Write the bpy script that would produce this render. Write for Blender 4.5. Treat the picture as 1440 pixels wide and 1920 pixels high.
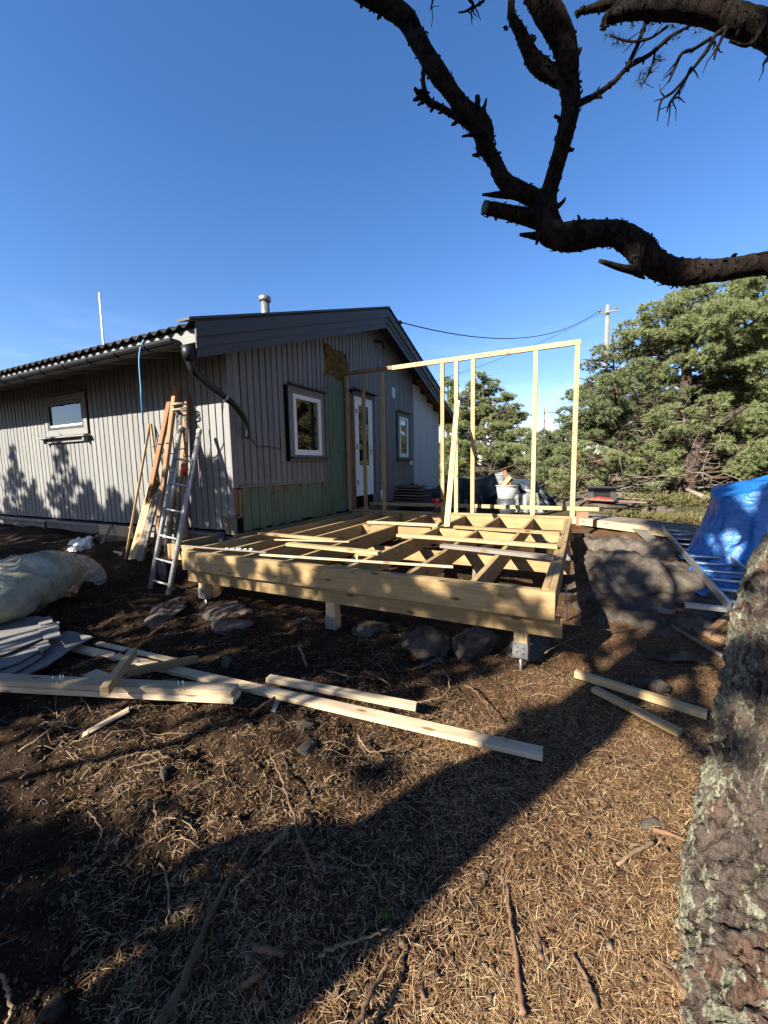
import bpy, bmesh, math, random
import numpy as np
from mathutils import Vector, Matrix

for _o in list(bpy.data.objects):
    bpy.data.objects.remove(_o, do_unlink=True)
SC = bpy.context.scene
COL = SC.collection
rad = math.radians

# ------------------------------------------------------------------ camera
CAM_H = 1.55
FPX = 757.0                        # focal length in photograph pixels (1440 x 1920)
YAW, PITCH, ROLL = rad(26.29), rad(-6.30), rad(-1.083)
_f = Vector((-math.sin(YAW) * math.cos(PITCH), math.cos(YAW) * math.cos(PITCH), math.sin(PITCH)))
_r = Vector((math.cos(YAW), math.sin(YAW), 0))
_u = _r.cross(_f)
_r2 = _r * math.cos(ROLL) + _u * math.sin(ROLL)
_u2 = _u * math.cos(ROLL) - _r * math.sin(ROLL)
cam_d = bpy.data.cameras.new('camera')
cam = bpy.data.objects.new('camera', cam_d)
COL.objects.link(cam)
cam.matrix_world = Matrix(((_r2.x, _u2.x, -_f.x, 0), (_r2.y, _u2.y, -_f.y, 0), (_r2.z, _u2.z, -_f.z, CAM_H), (0, 0, 0, 1)))
cam_d.sensor_fit = 'HORIZONTAL'
cam_d.sensor_width = 36.0
cam_d.lens = 36.0 * FPX / 1440.0
cam_d.clip_start = 0.02
cam_d.clip_end = 3000
SC.camera = cam

# ------------------------------------------------------------------ light
SUN_A, SUN_E = rad(25.0), rad(30.5)        # light travels towards +Y, turned SUN_A towards +X
world = bpy.data.worlds.new('World')
SC.world = world
world.use_nodes = True
wn = world.node_tree
wn.nodes.clear()
w_out = wn.nodes.new('ShaderNodeOutputWorld')
w_bg = wn.nodes.new('ShaderNodeBackground')
w_sky = wn.nodes.new('ShaderNodeTexSky')
w_sky.sky_type = 'NISHITA'
w_sky.sun_disc = False
w_sky.sun_elevation = SUN_E
w_sky.sun_rotation = math.pi + SUN_A
w_sky.altitude = 0
w_sky.air_density = 1.0
w_sky.dust_density = 0.25
w_sky.ozone_density = 3.2
w_bg.inputs['Strength'].default_value = 0.058
# a few thin cirrus veils low over the horizon
w_tc = wn.nodes.new('ShaderNodeTexCoord')
w_mp = wn.nodes.new('ShaderNodeMapping')
w_mp.inputs['Scale'].default_value = (1.6, 1.6, 9.0)
w_mp.inputs['Rotation'].default_value = (0.10, -0.05, 0.4)
w_n = wn.nodes.new('ShaderNodeTexNoise')
w_n.inputs['Scale'].default_value = 2.3
w_n.inputs['Detail'].default_value = 6
w_n.inputs['Roughness'].default_value = 0.62
w_r = wn.nodes.new('ShaderNodeValToRGB')
w_r.color_ramp.elements[0].position = 0.47
w_r.color_ramp.elements[0].color = (0, 0, 0, 1)
w_r.color_ramp.elements[1].position = 0.76
w_r.color_ramp.elements[1].color = (0.35, 0.35, 0.35, 1)
w_mx = wn.nodes.new('ShaderNodeMixRGB')
w_mx.inputs['Color2'].default_value = (7.5, 8.2, 9.0, 1)
wn.links.new(w_tc.outputs['Generated'], w_mp.inputs['Vector'])
wn.links.new(w_mp.outputs[0], w_n.inputs['Vector'])
wn.links.new(w_n.outputs['Fac'], w_r.inputs['Fac'])
# the veils only lie low in the sky
w_sx = wn.nodes.new('ShaderNodeSeparateXYZ')
wn.links.new(w_tc.outputs['Generated'], w_sx.inputs[0])
w_el = wn.nodes.new('ShaderNodeMapRange')
w_el.inputs['From Min'].default_value = 0.10
w_el.inputs['From Max'].default_value = 0.32
w_el.inputs['To Min'].default_value = 1.0
w_el.inputs['To Max'].default_value = 0.0
wn.links.new(w_sx.outputs['Z'], w_el.inputs['Value'])
w_mu = wn.nodes.new('ShaderNodeMath'); w_mu.operation = 'MULTIPLY'
wn.links.new(w_r.outputs['Color'], w_mu.inputs[0]); wn.links.new(w_el.outputs[0], w_mu.inputs[1])
wn.links.new(w_mu.outputs[0], w_mx.inputs['Fac'])
w_hs = wn.nodes.new('ShaderNodeHueSaturation')
w_hs.inputs['Saturation'].default_value = 1.22
wn.links.new(w_sky.outputs[0], w_hs.inputs['Color'])
w_ti = wn.nodes.new('ShaderNodeMixRGB'); w_ti.blend_type = 'MULTIPLY'
w_ti.inputs['Fac'].default_value = 1.0
w_ti.inputs['Color2'].default_value = (1.10, 0.95, 1.03, 1)
wn.links.new(w_hs.outputs[0], w_ti.inputs['Color1'])
wn.links.new(w_ti.outputs[0], w_mx.inputs['Color1'])
wn.links.new(w_mx.outputs[0], w_bg.inputs['Color'])
wn.links.new(w_bg.outputs[0], w_out.inputs['Surface'])

sun_d = bpy.data.lights.new('sun', 'SUN')
sun_d.energy = 5.0
sun_d.angle = rad(0.53)
sun_d.color = (1.0, 0.92, 0.80)
sun = bpy.data.objects.new('sun', sun_d)
COL.objects.link(sun)
SUN_DIR = Vector((math.sin(SUN_A) * math.cos(SUN_E), math.cos(SUN_A) * math.cos(SUN_E), -math.sin(SUN_E)))
sun.rotation_euler = SUN_DIR.to_track_quat('-Z', 'Y').to_euler()
sun.location = (-20, -40, 30)

vs = SC.view_settings
vs.view_transform = 'Standard'
vs.look = 'None'
vs.exposure = 1.95
vs.gamma = 1.0
vs.use_curve_mapping = False
SC.render.engine = 'CYCLES'
SC.cycles.max_bounces = 5
SC.cycles.diffuse_bounces = 3
SC.cycles.glossy_bounces = 3
SC.cycles.transparent_max_bounces = 8

# ------------------------------------------------------------------ helpers
RNG = random.Random(7)
NR = np.random.default_rng(11)
V = Vector
W = {}                                       # world matrix of every object built


def ray(px, py):
    d = _r2 * ((px - 720) / FPX) - _u2 * ((py - 960) / FPX) + _f
    return d


def aX(px, py, X):
    d = ray(px, py); return d * (X / d.x) + V((0, 0, CAM_H))


def aY(px, py, Y):
    d = ray(px, py); return d * (Y / d.y) + V((0, 0, CAM_H))


def aZ(px, py, Z):
    d = ray(px, py); return d * ((Z - CAM_H) / d.z) + V((0, 0, CAM_H))


def aD(px, py, D):
    return ray(px, py) * D + V((0, 0, CAM_H))


def vnoise(p, seed=0):
    p = np.asarray(p, dtype=np.float64)
    i = np.floor(p).astype(np.int64)
    fr = p - i
    fr = fr * fr * (3 - 2 * fr)
    def hsh(a, b, c):
        n = (a * 374761393 + b * 668265263 + c * 2147483647 + seed * 144665) & 0xFFFFFFFF
        n = ((n ^ (n >> 13)) * 1274126177) & 0xFFFFFFFF
        n = (n ^ (n >> 16)) & 0xFFFFFFFF
        return n / 4294967295.0
    r = 0
    for dx in (0, 1):
        wx = fr[:, 0] if dx else 1 - fr[:, 0]
        for dy in (0, 1):
            wy = fr[:, 1] if dy else 1 - fr[:, 1]
            for dz in (0, 1):
                wz = fr[:, 2] if dz else 1 - fr[:, 2]
                r = r + wx * wy * wz * hsh(i[:, 0] + dx, i[:, 1] + dy, i[:, 2] + dz)
    return r * 2 - 1


def fbm(p, octaves=4, gain=0.5, seed=0):
    p = np.asarray(p, dtype=np.float64)
    a, s, r = 1.0, 1.0, 0
    for k in range(octaves):
        r = r + a * vnoise(p * s + 17.3 * k, seed + k)
        a *= gain; s *= 2.03
    return r


def fast_mesh(name, verts, faces, smooth=False):
    """verts (n,3), faces (m,k) with one k"""
    verts = np.ascontiguousarray(verts, dtype=np.float32)
    faces = np.ascontiguousarray(faces, dtype=np.int32)
    me = bpy.data.meshes.new(name)
    m, k = faces.shape
    me.vertices.add(len(verts)); me.vertices.foreach_set('co', verts.ravel())
    me.loops.add(m * k); me.loops.foreach_set('vertex_index', faces.ravel())
    me.polygons.add(m)
    me.polygons.foreach_set('loop_start', np.arange(0, m * k, k, dtype=np.int32))
    me.polygons.foreach_set('loop_total', np.full(m, k, dtype=np.int32))
    if smooth:
        me.polygons.foreach_set('use_smooth', np.ones(m, dtype=bool))
    me.update(calc_edges=True)
    return me


def tag(o, label=None, cat=None, group=None, kind=None):
    if label: o['label'] = label
    if cat: o['category'] = cat
    if group: o['group'] = group
    if kind: o['kind'] = kind
    return o


def link(o, M, parent=None):
    COL.objects.link(o)
    if parent is not None:
        o.parent = parent
        o.matrix_parent_inverse = W[parent.name].inverted()
    o.matrix_basis = M
    W[o.name] = M.copy()
    return o


def empty(name, loc, label, cat, group=None):
    o = bpy.data.objects.new(name, None)
    o.empty_display_size = 0.2
    link(o, Matrix.Translation(V(loc)))
    return tag(o, label, cat, group)


def mesh_obj(name, me, mat, parent=None, M=None):
    o = bpy.data.objects.new(name, me)
    if mat is not None and len(me.materials) == 0:
        me.materials.append(mat)
    return link(o, M if M is not None else Matrix.Identity(4), parent)


def from_world(name, verts, faces, mat, parent=None, smooth=False, center=None):
    """mesh given in world coordinates; origin moved to its centre"""
    vv = np.array([tuple(v) for v in verts], dtype=np.float64) if not isinstance(verts, np.ndarray) else verts
    c = vv.mean(0) if center is None else np.array(center)
    vv = vv - c
    if isinstance(faces, np.ndarray):
        me = fast_mesh(name, vv, faces, smooth)
    else:
        me = bpy.data.meshes.new(name)
        me.from_pydata([tuple(v) for v in vv], [], [tuple(f) for f in faces])
        if smooth:
            me.polygons.foreach_set('use_smooth', [True] * len(me.polygons))
        me.update()
    return mesh_obj(name, me, mat, parent, Matrix.Translation(V(c)))


def cbox(lx, ly, lz, c=0.003):
    """chamfered box, centred; returns verts, faces"""
    c = min(c, lx * .4, ly * .4, lz * .4)
    hx, hy, hz = lx / 2, ly / 2, lz / 2
    vs_, idx = [], {}
    for sx in (-1, 1):
        for sy in (-1, 1):
            for sz in (-1, 1):
                for ax in range(3):
                    p = [sx * (hx - c), sy * (hy - c), sz * (hz - c)]
                    p[ax] = (sx * hx, sy * hy, sz * hz)[ax]
                    idx[(sx, sy, sz, ax)] = len(vs_)
                    vs_.append(tuple(p))
    fs = []
    for ax in range(3):
        a, b = (ax + 1) % 3, (ax + 2) % 3
        for s in (-1, 1):
            q = []
            for (p, r) in ((-1, -1), (1, -1), (1, 1), (-1, 1)):
                k = [0, 0, 0]; k[ax] = s; k[a] = p; k[b] = r
                q.append(idx[(k[0], k[1], k[2], ax)])
            fs.append(q if s > 0 else q[::-1])
    for ax in range(3):                       # edge along ax
        a, b = (ax + 1) % 3, (ax + 2) % 3
        for sa in (-1, 1):
            for sb in (-1, 1):
                k0 = [0, 0, 0]; k1 = [0, 0, 0]
                k0[ax] = -1; k1[ax] = 1
                k0[a] = k1[a] = sa; k0[b] = k1[b] = sb
                q = [idx[(*k0, a)], idx[(*k1, a)], idx[(*k1, b)], idx[(*k0, b)]]
                fs.append(q if sa * sb < 0 else q[::-1])
    for sx in (-1, 1):
        for sy in (-1, 1):
            for sz in (-1, 1):
                q = [idx[(sx, sy, sz, 0)], idx[(sx, sy, sz, 1)], idx[(sx, sy, sz, 2)]]
                fs.append(q if sx * sy * sz > 0 else q[::-1])
    return vs_, fs


def py_mesh(name, vs_, fs, smooth=False):
    me = bpy.data.meshes.new(name)
    me.from_pydata([tuple(v) for v in vs_], [], [tuple(f) for f in fs])
    if smooth:
        me.polygons.foreach_set('use_smooth', [True] * len(me.polygons))
    me.update()
    return me


def frame(d, up=(0, 0, 1)):
    x = V(d).normalized()
    up = V(up)
    if abs(x.dot(up.normalized())) > 0.995:
        up = V((0, 1, 0)) if abs(x.y) < 0.9 else V((1, 0, 0))
    y = up.cross(x).normalized()
    z = x.cross(y).normalized()
    return x, y, z


def timber(name, p0, p1, w, h, mat, parent=None, up=(0, 0, 1), c=0.003, warp=0.0, roll=0.0):
    """a squared board along p0-p1; w across, h along up"""
    p0, p1 = V(p0), V(p1)
    L = (p1 - p0).length
    x, y, z = frame(p1 - p0, up)
    if roll:
        y, z = y * math.cos(roll) + z * math.sin(roll), z * math.cos(roll) - y * math.sin(roll)
    vs_, fs = cbox(L, w, h, c)
    me = py_mesh(name, vs_, fs)
    m = (p0 + p1) / 2
    M = Matrix(((x.x, y.x, z.x, m.x), (x.y, y.y, z.y, m.y), (x.z, y.z, z.z, m.z), (0, 0, 0, 1)))
    return mesh_obj(name, me, mat, parent, M)


def block(name, x0, x1, y0, y1, z0, z1, mat, parent=None, c=0.003):
    """axis-aligned chamfered box, long axis becomes local x"""
    d = (x1 - x0, y1 - y0, z1 - z0)
    m = V(((x0 + x1) / 2, (y0 + y1) / 2, (z0 + z1) / 2))
    k = max(range(3), key=lambda i: d[i])
    a = V((0, 0, 0)); a[k] = d[k] / 2
    if k == 0: return timber(name, m - a, m + a, d[1], d[2], mat, parent, (0, 0, 1), c)
    if k == 1: return timber(name, m - a, m + a, d[0], d[2], mat, parent, (0, 0, 1), c)
    return timber(name, m - a, m + a, d[0], d[1], mat, parent, (0, 1, 0), c)


def tube_data(path, radii, n=8, cap=True, jitter=0.0, seed=0):
    """swept tube: arrays of world verts and faces (list)"""
    P = [V(p) for p in path]
    m = len(P)
    vs_, fs = [], []
    t0 = (P[1] - P[0]).normalized()
    ref = V((0, 0, 1)) if abs(t0.z) < 0.9 else V((1, 0, 0))
    nrm = ref.cross(t0).normalized()
    rr = random.Random(seed)
    for i in range(m):
        t = (P[min(i + 1, m - 1)] - P[max(i - 1, 0)]).normalized()
        nrm = (nrm - t * nrm.dot(t))
        if nrm.length < 1e-6: nrm = t.orthogonal()
        nrm.normalize()
        b = t.cross(nrm)
        for k in range(n):
            a = 2 * math.pi * k / n
            r = radii[i] * (1 + jitter * rr.uniform(-1, 1))
            vs_.append(P[i] + (nrm * math.cos(a) + b * math.sin(a)) * r)
    for i in range(m - 1):
        for k in range(n):
            k2 = (k + 1) % n
            fs.append((i * n + k, i * n + k2, (i + 1) * n + k2, (i + 1) * n + k))
    if cap:
        fs.append(tuple(range(n - 1, -1, -1)))
        fs.append(tuple((m - 1) * n + k for k in range(n)))
    return vs_, fs


def tube(name, path, radii, mat, parent=None, n=8, smooth=True, jitter=0.0, seed=0):
    if not hasattr(radii, '__len__'): radii = [radii] * len(path)
    vs_, fs = tube_data(path, radii, n, True, jitter, seed)
    return from_world(name, vs_, fs, mat, parent, smooth)


def spline(pts, n):
    """Catmull-Rom through tuples of any length"""
    P = np.array(pts, dtype=float)
    P = np.vstack([2 * P[0] - P[1], P, 2 * P[-1] - P[-2]])
    out = []
    for i in range(1, len(P) - 2):
        for t in np.linspace(0, 1, n, endpoint=False):
            a, b, c, d = P[i - 1], P[i], P[i + 1], P[i + 2]
            out.append(0.5 * (2 * b + (c - a) * t + (2 * a - 5 * b + 4 * c - d) * t * t + (3 * b - a - 3 * c + d) * t ** 3))
    out.append(P[-2])
    return np.array(out)


def join(parts):
    """list of (verts, faces) -> one"""
    vs_, fs = [], []
    for v, f in parts:
        o = len(vs_)
        vs_ += [tuple(x) for x in v]
        fs += [tuple(i + o for i in q) for q in f]
    return vs_, fs


def box_at(x0, x1, y0, y1, z0, z1, c=0.002):
    v, f = cbox(x1 - x0, y1 - y0, z1 - z0, c)
    m = ((x0 + x1) / 2, (y0 + y1) / 2, (z0 + z1) / 2)
    return [(a[0] + m[0], a[1] + m[1], a[2] + m[2]) for a in v], f


# ------------------------------------------------------------------ materials
def newmat(name, rough=0.7, spec=0.3):
    m = bpy.data.materials.new(name)
    m.use_nodes = True
    nt = m.node_tree
    b = nt.nodes['Principled BSDF']
    b.inputs['Roughness'].default_value = rough
    b.inputs['Specular IOR Level'].default_value = spec
    return m, nt, b


def nd(nt, t, **kw):
    n = nt.nodes.new(t)
    for k, v in kw.items():
        if k.startswith('i_'):
            n.inputs[k[2:].replace('_', ' ')].default_value = v
        else:
            setattr(n, k, v)
    return n


def ramp(nt, src, stops):
    r = nt.nodes.new('ShaderNodeValToRGB')
    e = r.color_ramp.elements
    while len(e) < len(stops): e.new(0.5)
    for i, (p, c) in enumerate(stops):
        e[i].position = p
        e[i].color = (*c, 1) if len(c) == 3 else c
    nt.links.new(src, r.inputs['Fac'])
    return r.outputs['Color']


def coords(nt, scale=(1, 1, 1), kind='Object', rnd=True):
    tc = nt.nodes.new('ShaderNodeTexCoord')
    mp = nt.nodes.new('ShaderNodeMapping')
    mp.inputs['Scale'].default_value = scale
    src = tc.outputs[kind]
    if rnd:
        oi = nt.nodes.new('ShaderNodeObjectInfo')
        ml = nd(nt, 'ShaderNodeMath', operation='MULTIPLY'); ml.inputs[1].default_value = 37.0
        nt.links.new(oi.outputs['Random'], ml.inputs[0])
        ad = nd(nt, 'ShaderNodeVectorMath', operation='ADD')
        nt.links.new(src, ad.inputs[0]); nt.links.new(ml.outputs[0], ad.inputs[1])
        src = ad.outputs[0]
    nt.links.new(src, mp.inputs['Vector'])
    return mp.outputs[0]


def noise(nt, vec, scale, detail=5, rough=0.55, dist=0.0):
    n = nd(nt, 'ShaderNodeTexNoise')
    n.inputs['Scale'].default_value = scale
    n.inputs['Detail'].default_value = detail
    n.inputs['Roughness'].default_value = rough
    n.inputs['Distortion'].default_value = dist
    nt.links.new(vec, n.inputs['Vector'])
    return n.outputs['Fac']


def mix(nt, fac, a, b, mode='MIX'):
    m = nt.nodes.new('ShaderNodeMixRGB'); m.blend_type = mode
    for k, v in (('Fac', fac), ('Color1', a), ('Color2', b)):
        if hasattr(v, 'default_value') or hasattr(v, 'is_linked'):
            nt.links.new(v, m.inputs[k])
        elif k == 'Fac':
            m.inputs[k].default_value = v
        else:
            m.inputs[k].default_value = (*v, 1)
    return m.outputs['Color']


def bump(nt, b, h, strength=0.3, dist=0.01):
    n = nt.nodes.new('ShaderNodeBump')
    n.inputs['Strength'].default_value = strength
    n.inputs['Distance'].default_value = dist
    nt.links.new(h, n.inputs['Height'])
    nt.links.new(n.outputs[0], b.inputs['Normal'])


def wood_mat(name, light, dark, knot=(0.22, 0.11, 0.045), grey=0.0, rough=0.75, knots=True, stain=0.35, greyc=(.3, .29, .27)):
    m, nt, b = newmat(name, rough, 0.2)
    v = coords(nt, (1.0, 14.0, 14.0))
    g = noise(nt, v, 2.2, 7, 0.6, 0.6)
    c = ramp(nt, g, [(0.25, dark), (0.5, tuple((x + y) / 2 for x, y in zip(light, dark))), (0.72, light)])
    v2 = coords(nt, (1, 1, 1))
    big = noise(nt, v2, 2.4, 4, 0.6)
    c = mix(nt, ramp(nt, big, [(0.40, (0, 0, 0)), (0.68, (stain,) * 3)]), c, tuple(x * 0.62 for x in dark))
    if grey > 0:
        gn = noise(nt, v2, 5.0, 6, 0.7)
        c = mix(nt, ramp(nt, gn, [(0.35, (0, 0, 0)), (0.75, (grey,) * 3)]), c, greyc)
    if knots:
        vk = coords(nt, (1.0, 3.0, 3.0))
        vo = nd(nt, 'ShaderNodeTexVoronoi'); vo.inputs['Scale'].default_value = 3.2
        nt.links.new(vk, vo.inputs['Vector'])
        c = mix(nt, ramp(nt, vo.outputs['Distance'], [(0.09, (0.9, .9, .9)), (0.17, (0, 0, 0))]), c, knot)
    oi = nt.nodes.new('ShaderNodeObjectInfo')
    hsv = nt.nodes.new('ShaderNodeHueSaturation')
    mr = nd(nt, 'ShaderNodeMapRange'); mr.inputs['To Min'].default_value = 0.72; mr.inputs['To Max'].default_value = 1.16
    nt.links.new(oi.outputs['Random'], mr.inputs['Value'])
    nt.links.new(mr.outputs[0], hsv.inputs['Value'])
    nt.links.new(c, hsv.inputs['Color'])
    nt.links.new(hsv.outputs[0], b.inputs['Base Color'])
    bump(nt, b, g, 0.25, 0.004)
    return m


def plain_mat(name, col, rough=0.6, spec=0.3, var=0.25, scale=6.0, metallic=0.0, bmp=0.12, dirt=None, dist=0.01):
    m, nt, b = newmat(name, rough, spec)
    b.inputs['Metallic'].default_value = metallic
    v = coords(nt)
    n = noise(nt, v, scale, 6, 0.62)
    c = ramp(nt, n, [(0.3, tuple(x * (1 - var) for x in col)), (0.7, tuple(min(1, x * (1 + var * .5)) for x in col))])
    if dirt:
        n2 = noise(nt, v, scale * 0.4, 7, 0.7)
        c = mix(nt, ramp(nt, n2, [(0.5, (0, 0, 0)), (0.72, (0.7, .7, .7))]), c, dirt)
    nt.links.new(c, b.inputs['Base Color'])
    if bmp: bump(nt, b, n, bmp, dist)
    return m


def paint_board(name, col, worn, amount):
    """painted board: vertical brush grain, faint dirt, worn flecks"""
    m, nt, b = newmat(name, 0.62, 0.3)
    v = coords(nt, (1.2, 22, 22))
    g = noise(nt, v, 2.0, 5, 0.6)
    v2 = coords(nt)
    c = ramp(nt, g, [(0.3, tuple(x * 0.86 for x in col)), (0.7, tuple(x * 1.06 for x in col))])
    n2 = noise(nt, v2, 3.2, 7, 0.72)
    c = mix(nt, ramp(nt, n2, [(0.62 - amount * .3, (0, 0, 0)), (0.80 - amount * .3, (0.75, .75, .75))]), c, worn)
    oi = nt.nodes.new('ShaderNodeObjectInfo')
    hsv = nt.nodes.new('ShaderNodeHueSaturation')
    mr = nd(nt, 'ShaderNodeMapRange'); mr.inputs['To Min'].default_value = 0.9; mr.inputs['To Max'].default_value = 1.08
    nt.links.new(oi.outputs['Random'], mr.inputs['Value'])
    nt.links.new(mr.outputs[0], hsv.inputs['Value'])
    nt.links.new(c, hsv.inputs['Color'])
    nt.links.new(hsv.outputs[0], b.inputs['Base Color'])
    bump(nt, b, g, 0.3, 0.003)
    return m


MT = {}
MT['pine'] = wood_mat('fresh_pine', (0.56, 0.43, 0.235), (0.44, 0.30, 0.14))
MT['pine_pale'] = wood_mat('pale_pine', (0.64, 0.53, 0.36), (0.47, 0.345, 0.205), stain=0.42)
MT['treated'] = wood_mat('treated_pine', (0.47, 0.335, 0.165), (0.29, 0.185, 0.08), knot=(0.10, 0.05, 0.02), stain=0.42)
MT['greywood'] = wood_mat('weathered_wood', (0.30, 0.26, 0.20), (0.18, 0.145, 0.10), grey=0.8, greyc=(.21, .2, .185))
MT['redwood'] = wood_mat('red_brown_wood', (0.30, 0.155, 0.085), (0.19, 0.09, 0.042))
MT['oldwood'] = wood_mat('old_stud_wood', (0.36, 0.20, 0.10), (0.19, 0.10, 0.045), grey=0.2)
MT['chip'] = wood_mat('thin_ply', (0.62, 0.46, 0.28), (0.48, 0.32, 0.17), knots=False)
MT['soffit'] = wood_mat('soffit_boards', (0.34, 0.18, 0.09), (0.2, 0.10, 0.045))
MT['grey'] = paint_board('grey_painted_boards', (0.212, 0.214, 0.206), (0.178, 0.178, 0.170), 0.0)
MT['greytrim'] = paint_board('grey_painted_trim', (0.078, 0.082, 0.090), (0.07, 0.072, 0.076), 0.0)
MT['darktrim'] = plain_mat('dark_trim', (0.045, 0.047, 0.05), 0.5, 0.4)
MT['green'] = paint_board('old_green_boards', (0.118, 0.172, 0.108), (0.066, 0.068, 0.05), 0.36)
MT['white'] = plain_mat('white_paint', (0.66, 0.66, 0.65), 0.45, 0.4, var=0.08)
MT['whiteboard'] = paint_board('primed_white_boards', (0.48, 0.475, 0.455), (0.42, 0.41, 0.39), 0.0)
MT['felt'] = plain_mat('dark_sheathing', (0.007, 0.007, 0.007), 0.9, 0.1)
MT['concrete'] = plain_mat('foundation_concrete', (0.24, 0.235, 0.22), 0.9, 0.15, dirt=(0.12, 0.11, 0.09), scale=4)
MT['ledge'] = plain_mat('ledge_metal', (0.15, 0.16, 0.18), 0.4, 0.5, var=0.12)
MT['fibre'] = plain_mat('fibre_cement_roof', (0.030, 0.029, 0.028), 0.9, 0.1, var=0.4, scale=9, dirt=(0.09, 0.09, 0.08))
MT['blackplastic'] = plain_mat('black_plastic', (0.010, 0.010, 0.011), 0.45, 0.3)
MT['galv'] = plain_mat('galvanised_steel', (0.55, 0.56, 0.57), 0.38, 0.5, metallic=0.85, var=0.25, scale=25)
MT['alu'] = plain_mat('aluminium', (0.62, 0.63, 0.64), 0.36, 0.5, metallic=0.85, var=0.2, scale=18)
MT['ladder'] = plain_mat('worn_ladder', (0.34, 0.345, 0.35), 0.5, 0.4, metallic=0.35, var=0.45, scale=20, dirt=(0.16, 0.15, 0.13))
MT['steel'] = plain_mat('flue_steel', (0.34, 0.36, 0.35), 0.42, 0.5, metallic=0.7, var=0.15)
MT['wool'] = plain_mat('mineral_wool', (0.19, 0.13, 0.042), 0.95, 0.05, var=0.6, scale=11, bmp=0.8, dirt=(0.16, 0.085, 0.025), dist=0.03)
MT['gypsum'] = plain_mat('grey_sheet', (0.20, 0.197, 0.19), 0.9, 0.1, var=0.22, scale=5, dirt=(0.16, 0.15, 0.135))
MT['whitesheet'] = plain_mat('white_sheet', (0.5, 0.49, 0.46), 0.7, 0.2, var=0.15, dirt=(0.3, 0.27, 0.22))
MT['bluecord'] = plain_mat('blue_cord', (0.10, 0.36, 0.68), 0.5, 0.4)
MT['rope'] = plain_mat('hemp_rope', (0.42, 0.36, 0.27), 0.9, 0.1, scale=60)
MT['redplastic'] = plain_mat('red_plastic', (0.55, 0.025, 0.02), 0.35, 0.5)
MT['wire'] = plain_mat('black_cable', (0.01, 0.01, 0.011), 0.6, 0.3)
MT['polewood'] = plain_mat('pale_pole', (0.25, 0.235, 0.215), 0.85, 0.2, scale=3)
MT['bucket'] = plain_mat('grey_bucket', (0.36, 0.37, 0.365), 0.45, 0.4, var=0.12, dirt=(0.35, 0.34, 0.3))
MT['chain'] = plain_mat('chain_steel', (0.2, 0.19, 0.17), 0.5, 0.4, metallic=0.6)
MT['plastictan'] = plain_mat('tan_cap', (0.48, 0.43, 0.35), 0.6, 0.3)
MT['orange'] = plain_mat('orange_bark', (0.20, 0.115, 0.068), 0.9, 0.1, scale=14, bmp=0.5, dirt=(0.2, 0.13, 0.09))
MT['stick'] = plain_mat('stick_bark', (0.155, 0.10, 0.062), 0.9, 0.1, var=0.45, scale=22, bmp=0.6, dirt=(0.11, 0.075, 0.05))
MT['paleroot'] = plain_mat('pale_root', (0.25, 0.175, 0.107), 0.9, 0.1, var=0.35, scale=20, bmp=0.4)
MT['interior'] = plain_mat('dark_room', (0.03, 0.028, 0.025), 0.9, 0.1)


def glass_mat():
    m, nt, b = newmat('window_glass', 0.02, 0.5)
    nt.nodes.remove(b)
    out = nt.nodes['Material Output']
    gl = nd(nt, 'ShaderNodeBsdfGlossy'); gl.inputs['Roughness'].default_value = 0.015
    gl.inputs['Color'].default_value = (0.9, 0.92, 0.92, 1)
    tr = nd(nt, 'ShaderNodeBsdfTransparent'); tr.inputs['Color'].default_value = (0.75, 0.8, 0.78, 1)
    fr = nd(nt, 'ShaderNodeFresnel'); fr.inputs['IOR'].default_value = 2.1
    mx = nd(nt, 'ShaderNodeMixShader')
    nt.links.new(fr.outputs[0], mx.inputs[0]); nt.links.new(tr.outputs[0], mx.inputs[1]); nt.links.new(gl.outputs[0], mx.inputs[2])
    nt.links.new(mx.outputs[0], out.inputs['Surface'])
    return m


MT['glass'] = glass_mat()


def film_mat():
    m, nt, b = newmat('clear_film', 0.34, 0.4)
    b.inputs['Base Color'].default_value = (0.55, 0.56, 0.50, 1)
    out = nt.nodes['Material Output']
    tr = nd(nt, 'ShaderNodeBsdfTransparent'); tr.inputs['Color'].default_value = (0.93, 0.94, 0.92, 1)
    v = coords(nt)
    n = noise(nt, v, 4, 6, 0.6, 0.8)
    fac = ramp(nt, n, [(0.35, (0.88,) * 3), (0.72, (0.58,) * 3)])
    mx = nd(nt, 'ShaderNodeMixShader')
    nt.links.new(fac, mx.inputs[0]); nt.links.new(b.outputs[0], mx.inputs[1]); nt.links.new(tr.outputs[0], mx.inputs[2])
    nt.links.new(mx.outputs[0], out.inputs['Surface'])
    bump(nt, b, n, 0.6, 0.03)
    return m


MT['film'] = film_mat()


def tarp_mat(name, col, rough=0.35, sc=5.0, trans=0.0, dark=0.75):
    m, nt, b = newmat(name, rough, 0.5)
    v = coords(nt, (1, 1, 2.2))
    n = noise(nt, v, sc, 6, 0.6, 1.2)
    v2 = coords(nt)
    n2 = noise(nt, v2, 26, 3, 0.5, 0.4)
    c = ramp(nt, n, [(0.3, tuple(x * dark for x in col)), (0.7, tuple(min(1, x * 1.2) for x in col))])
    nt.links.new(c, b.inputs['Base Color'])
    mxh = mix(nt, 0.3, n, n2)
    bump(nt, b, mxh, 0.55, 0.05)
    return m


MT['bluetarp'] = tarp_mat('blue_tarp', (0.014, 0.155, 0.48))
MT['darktarp'] = tarp_mat('dark_green_tarp', (0.045, 0.058, 0.064), 0.38)


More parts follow.
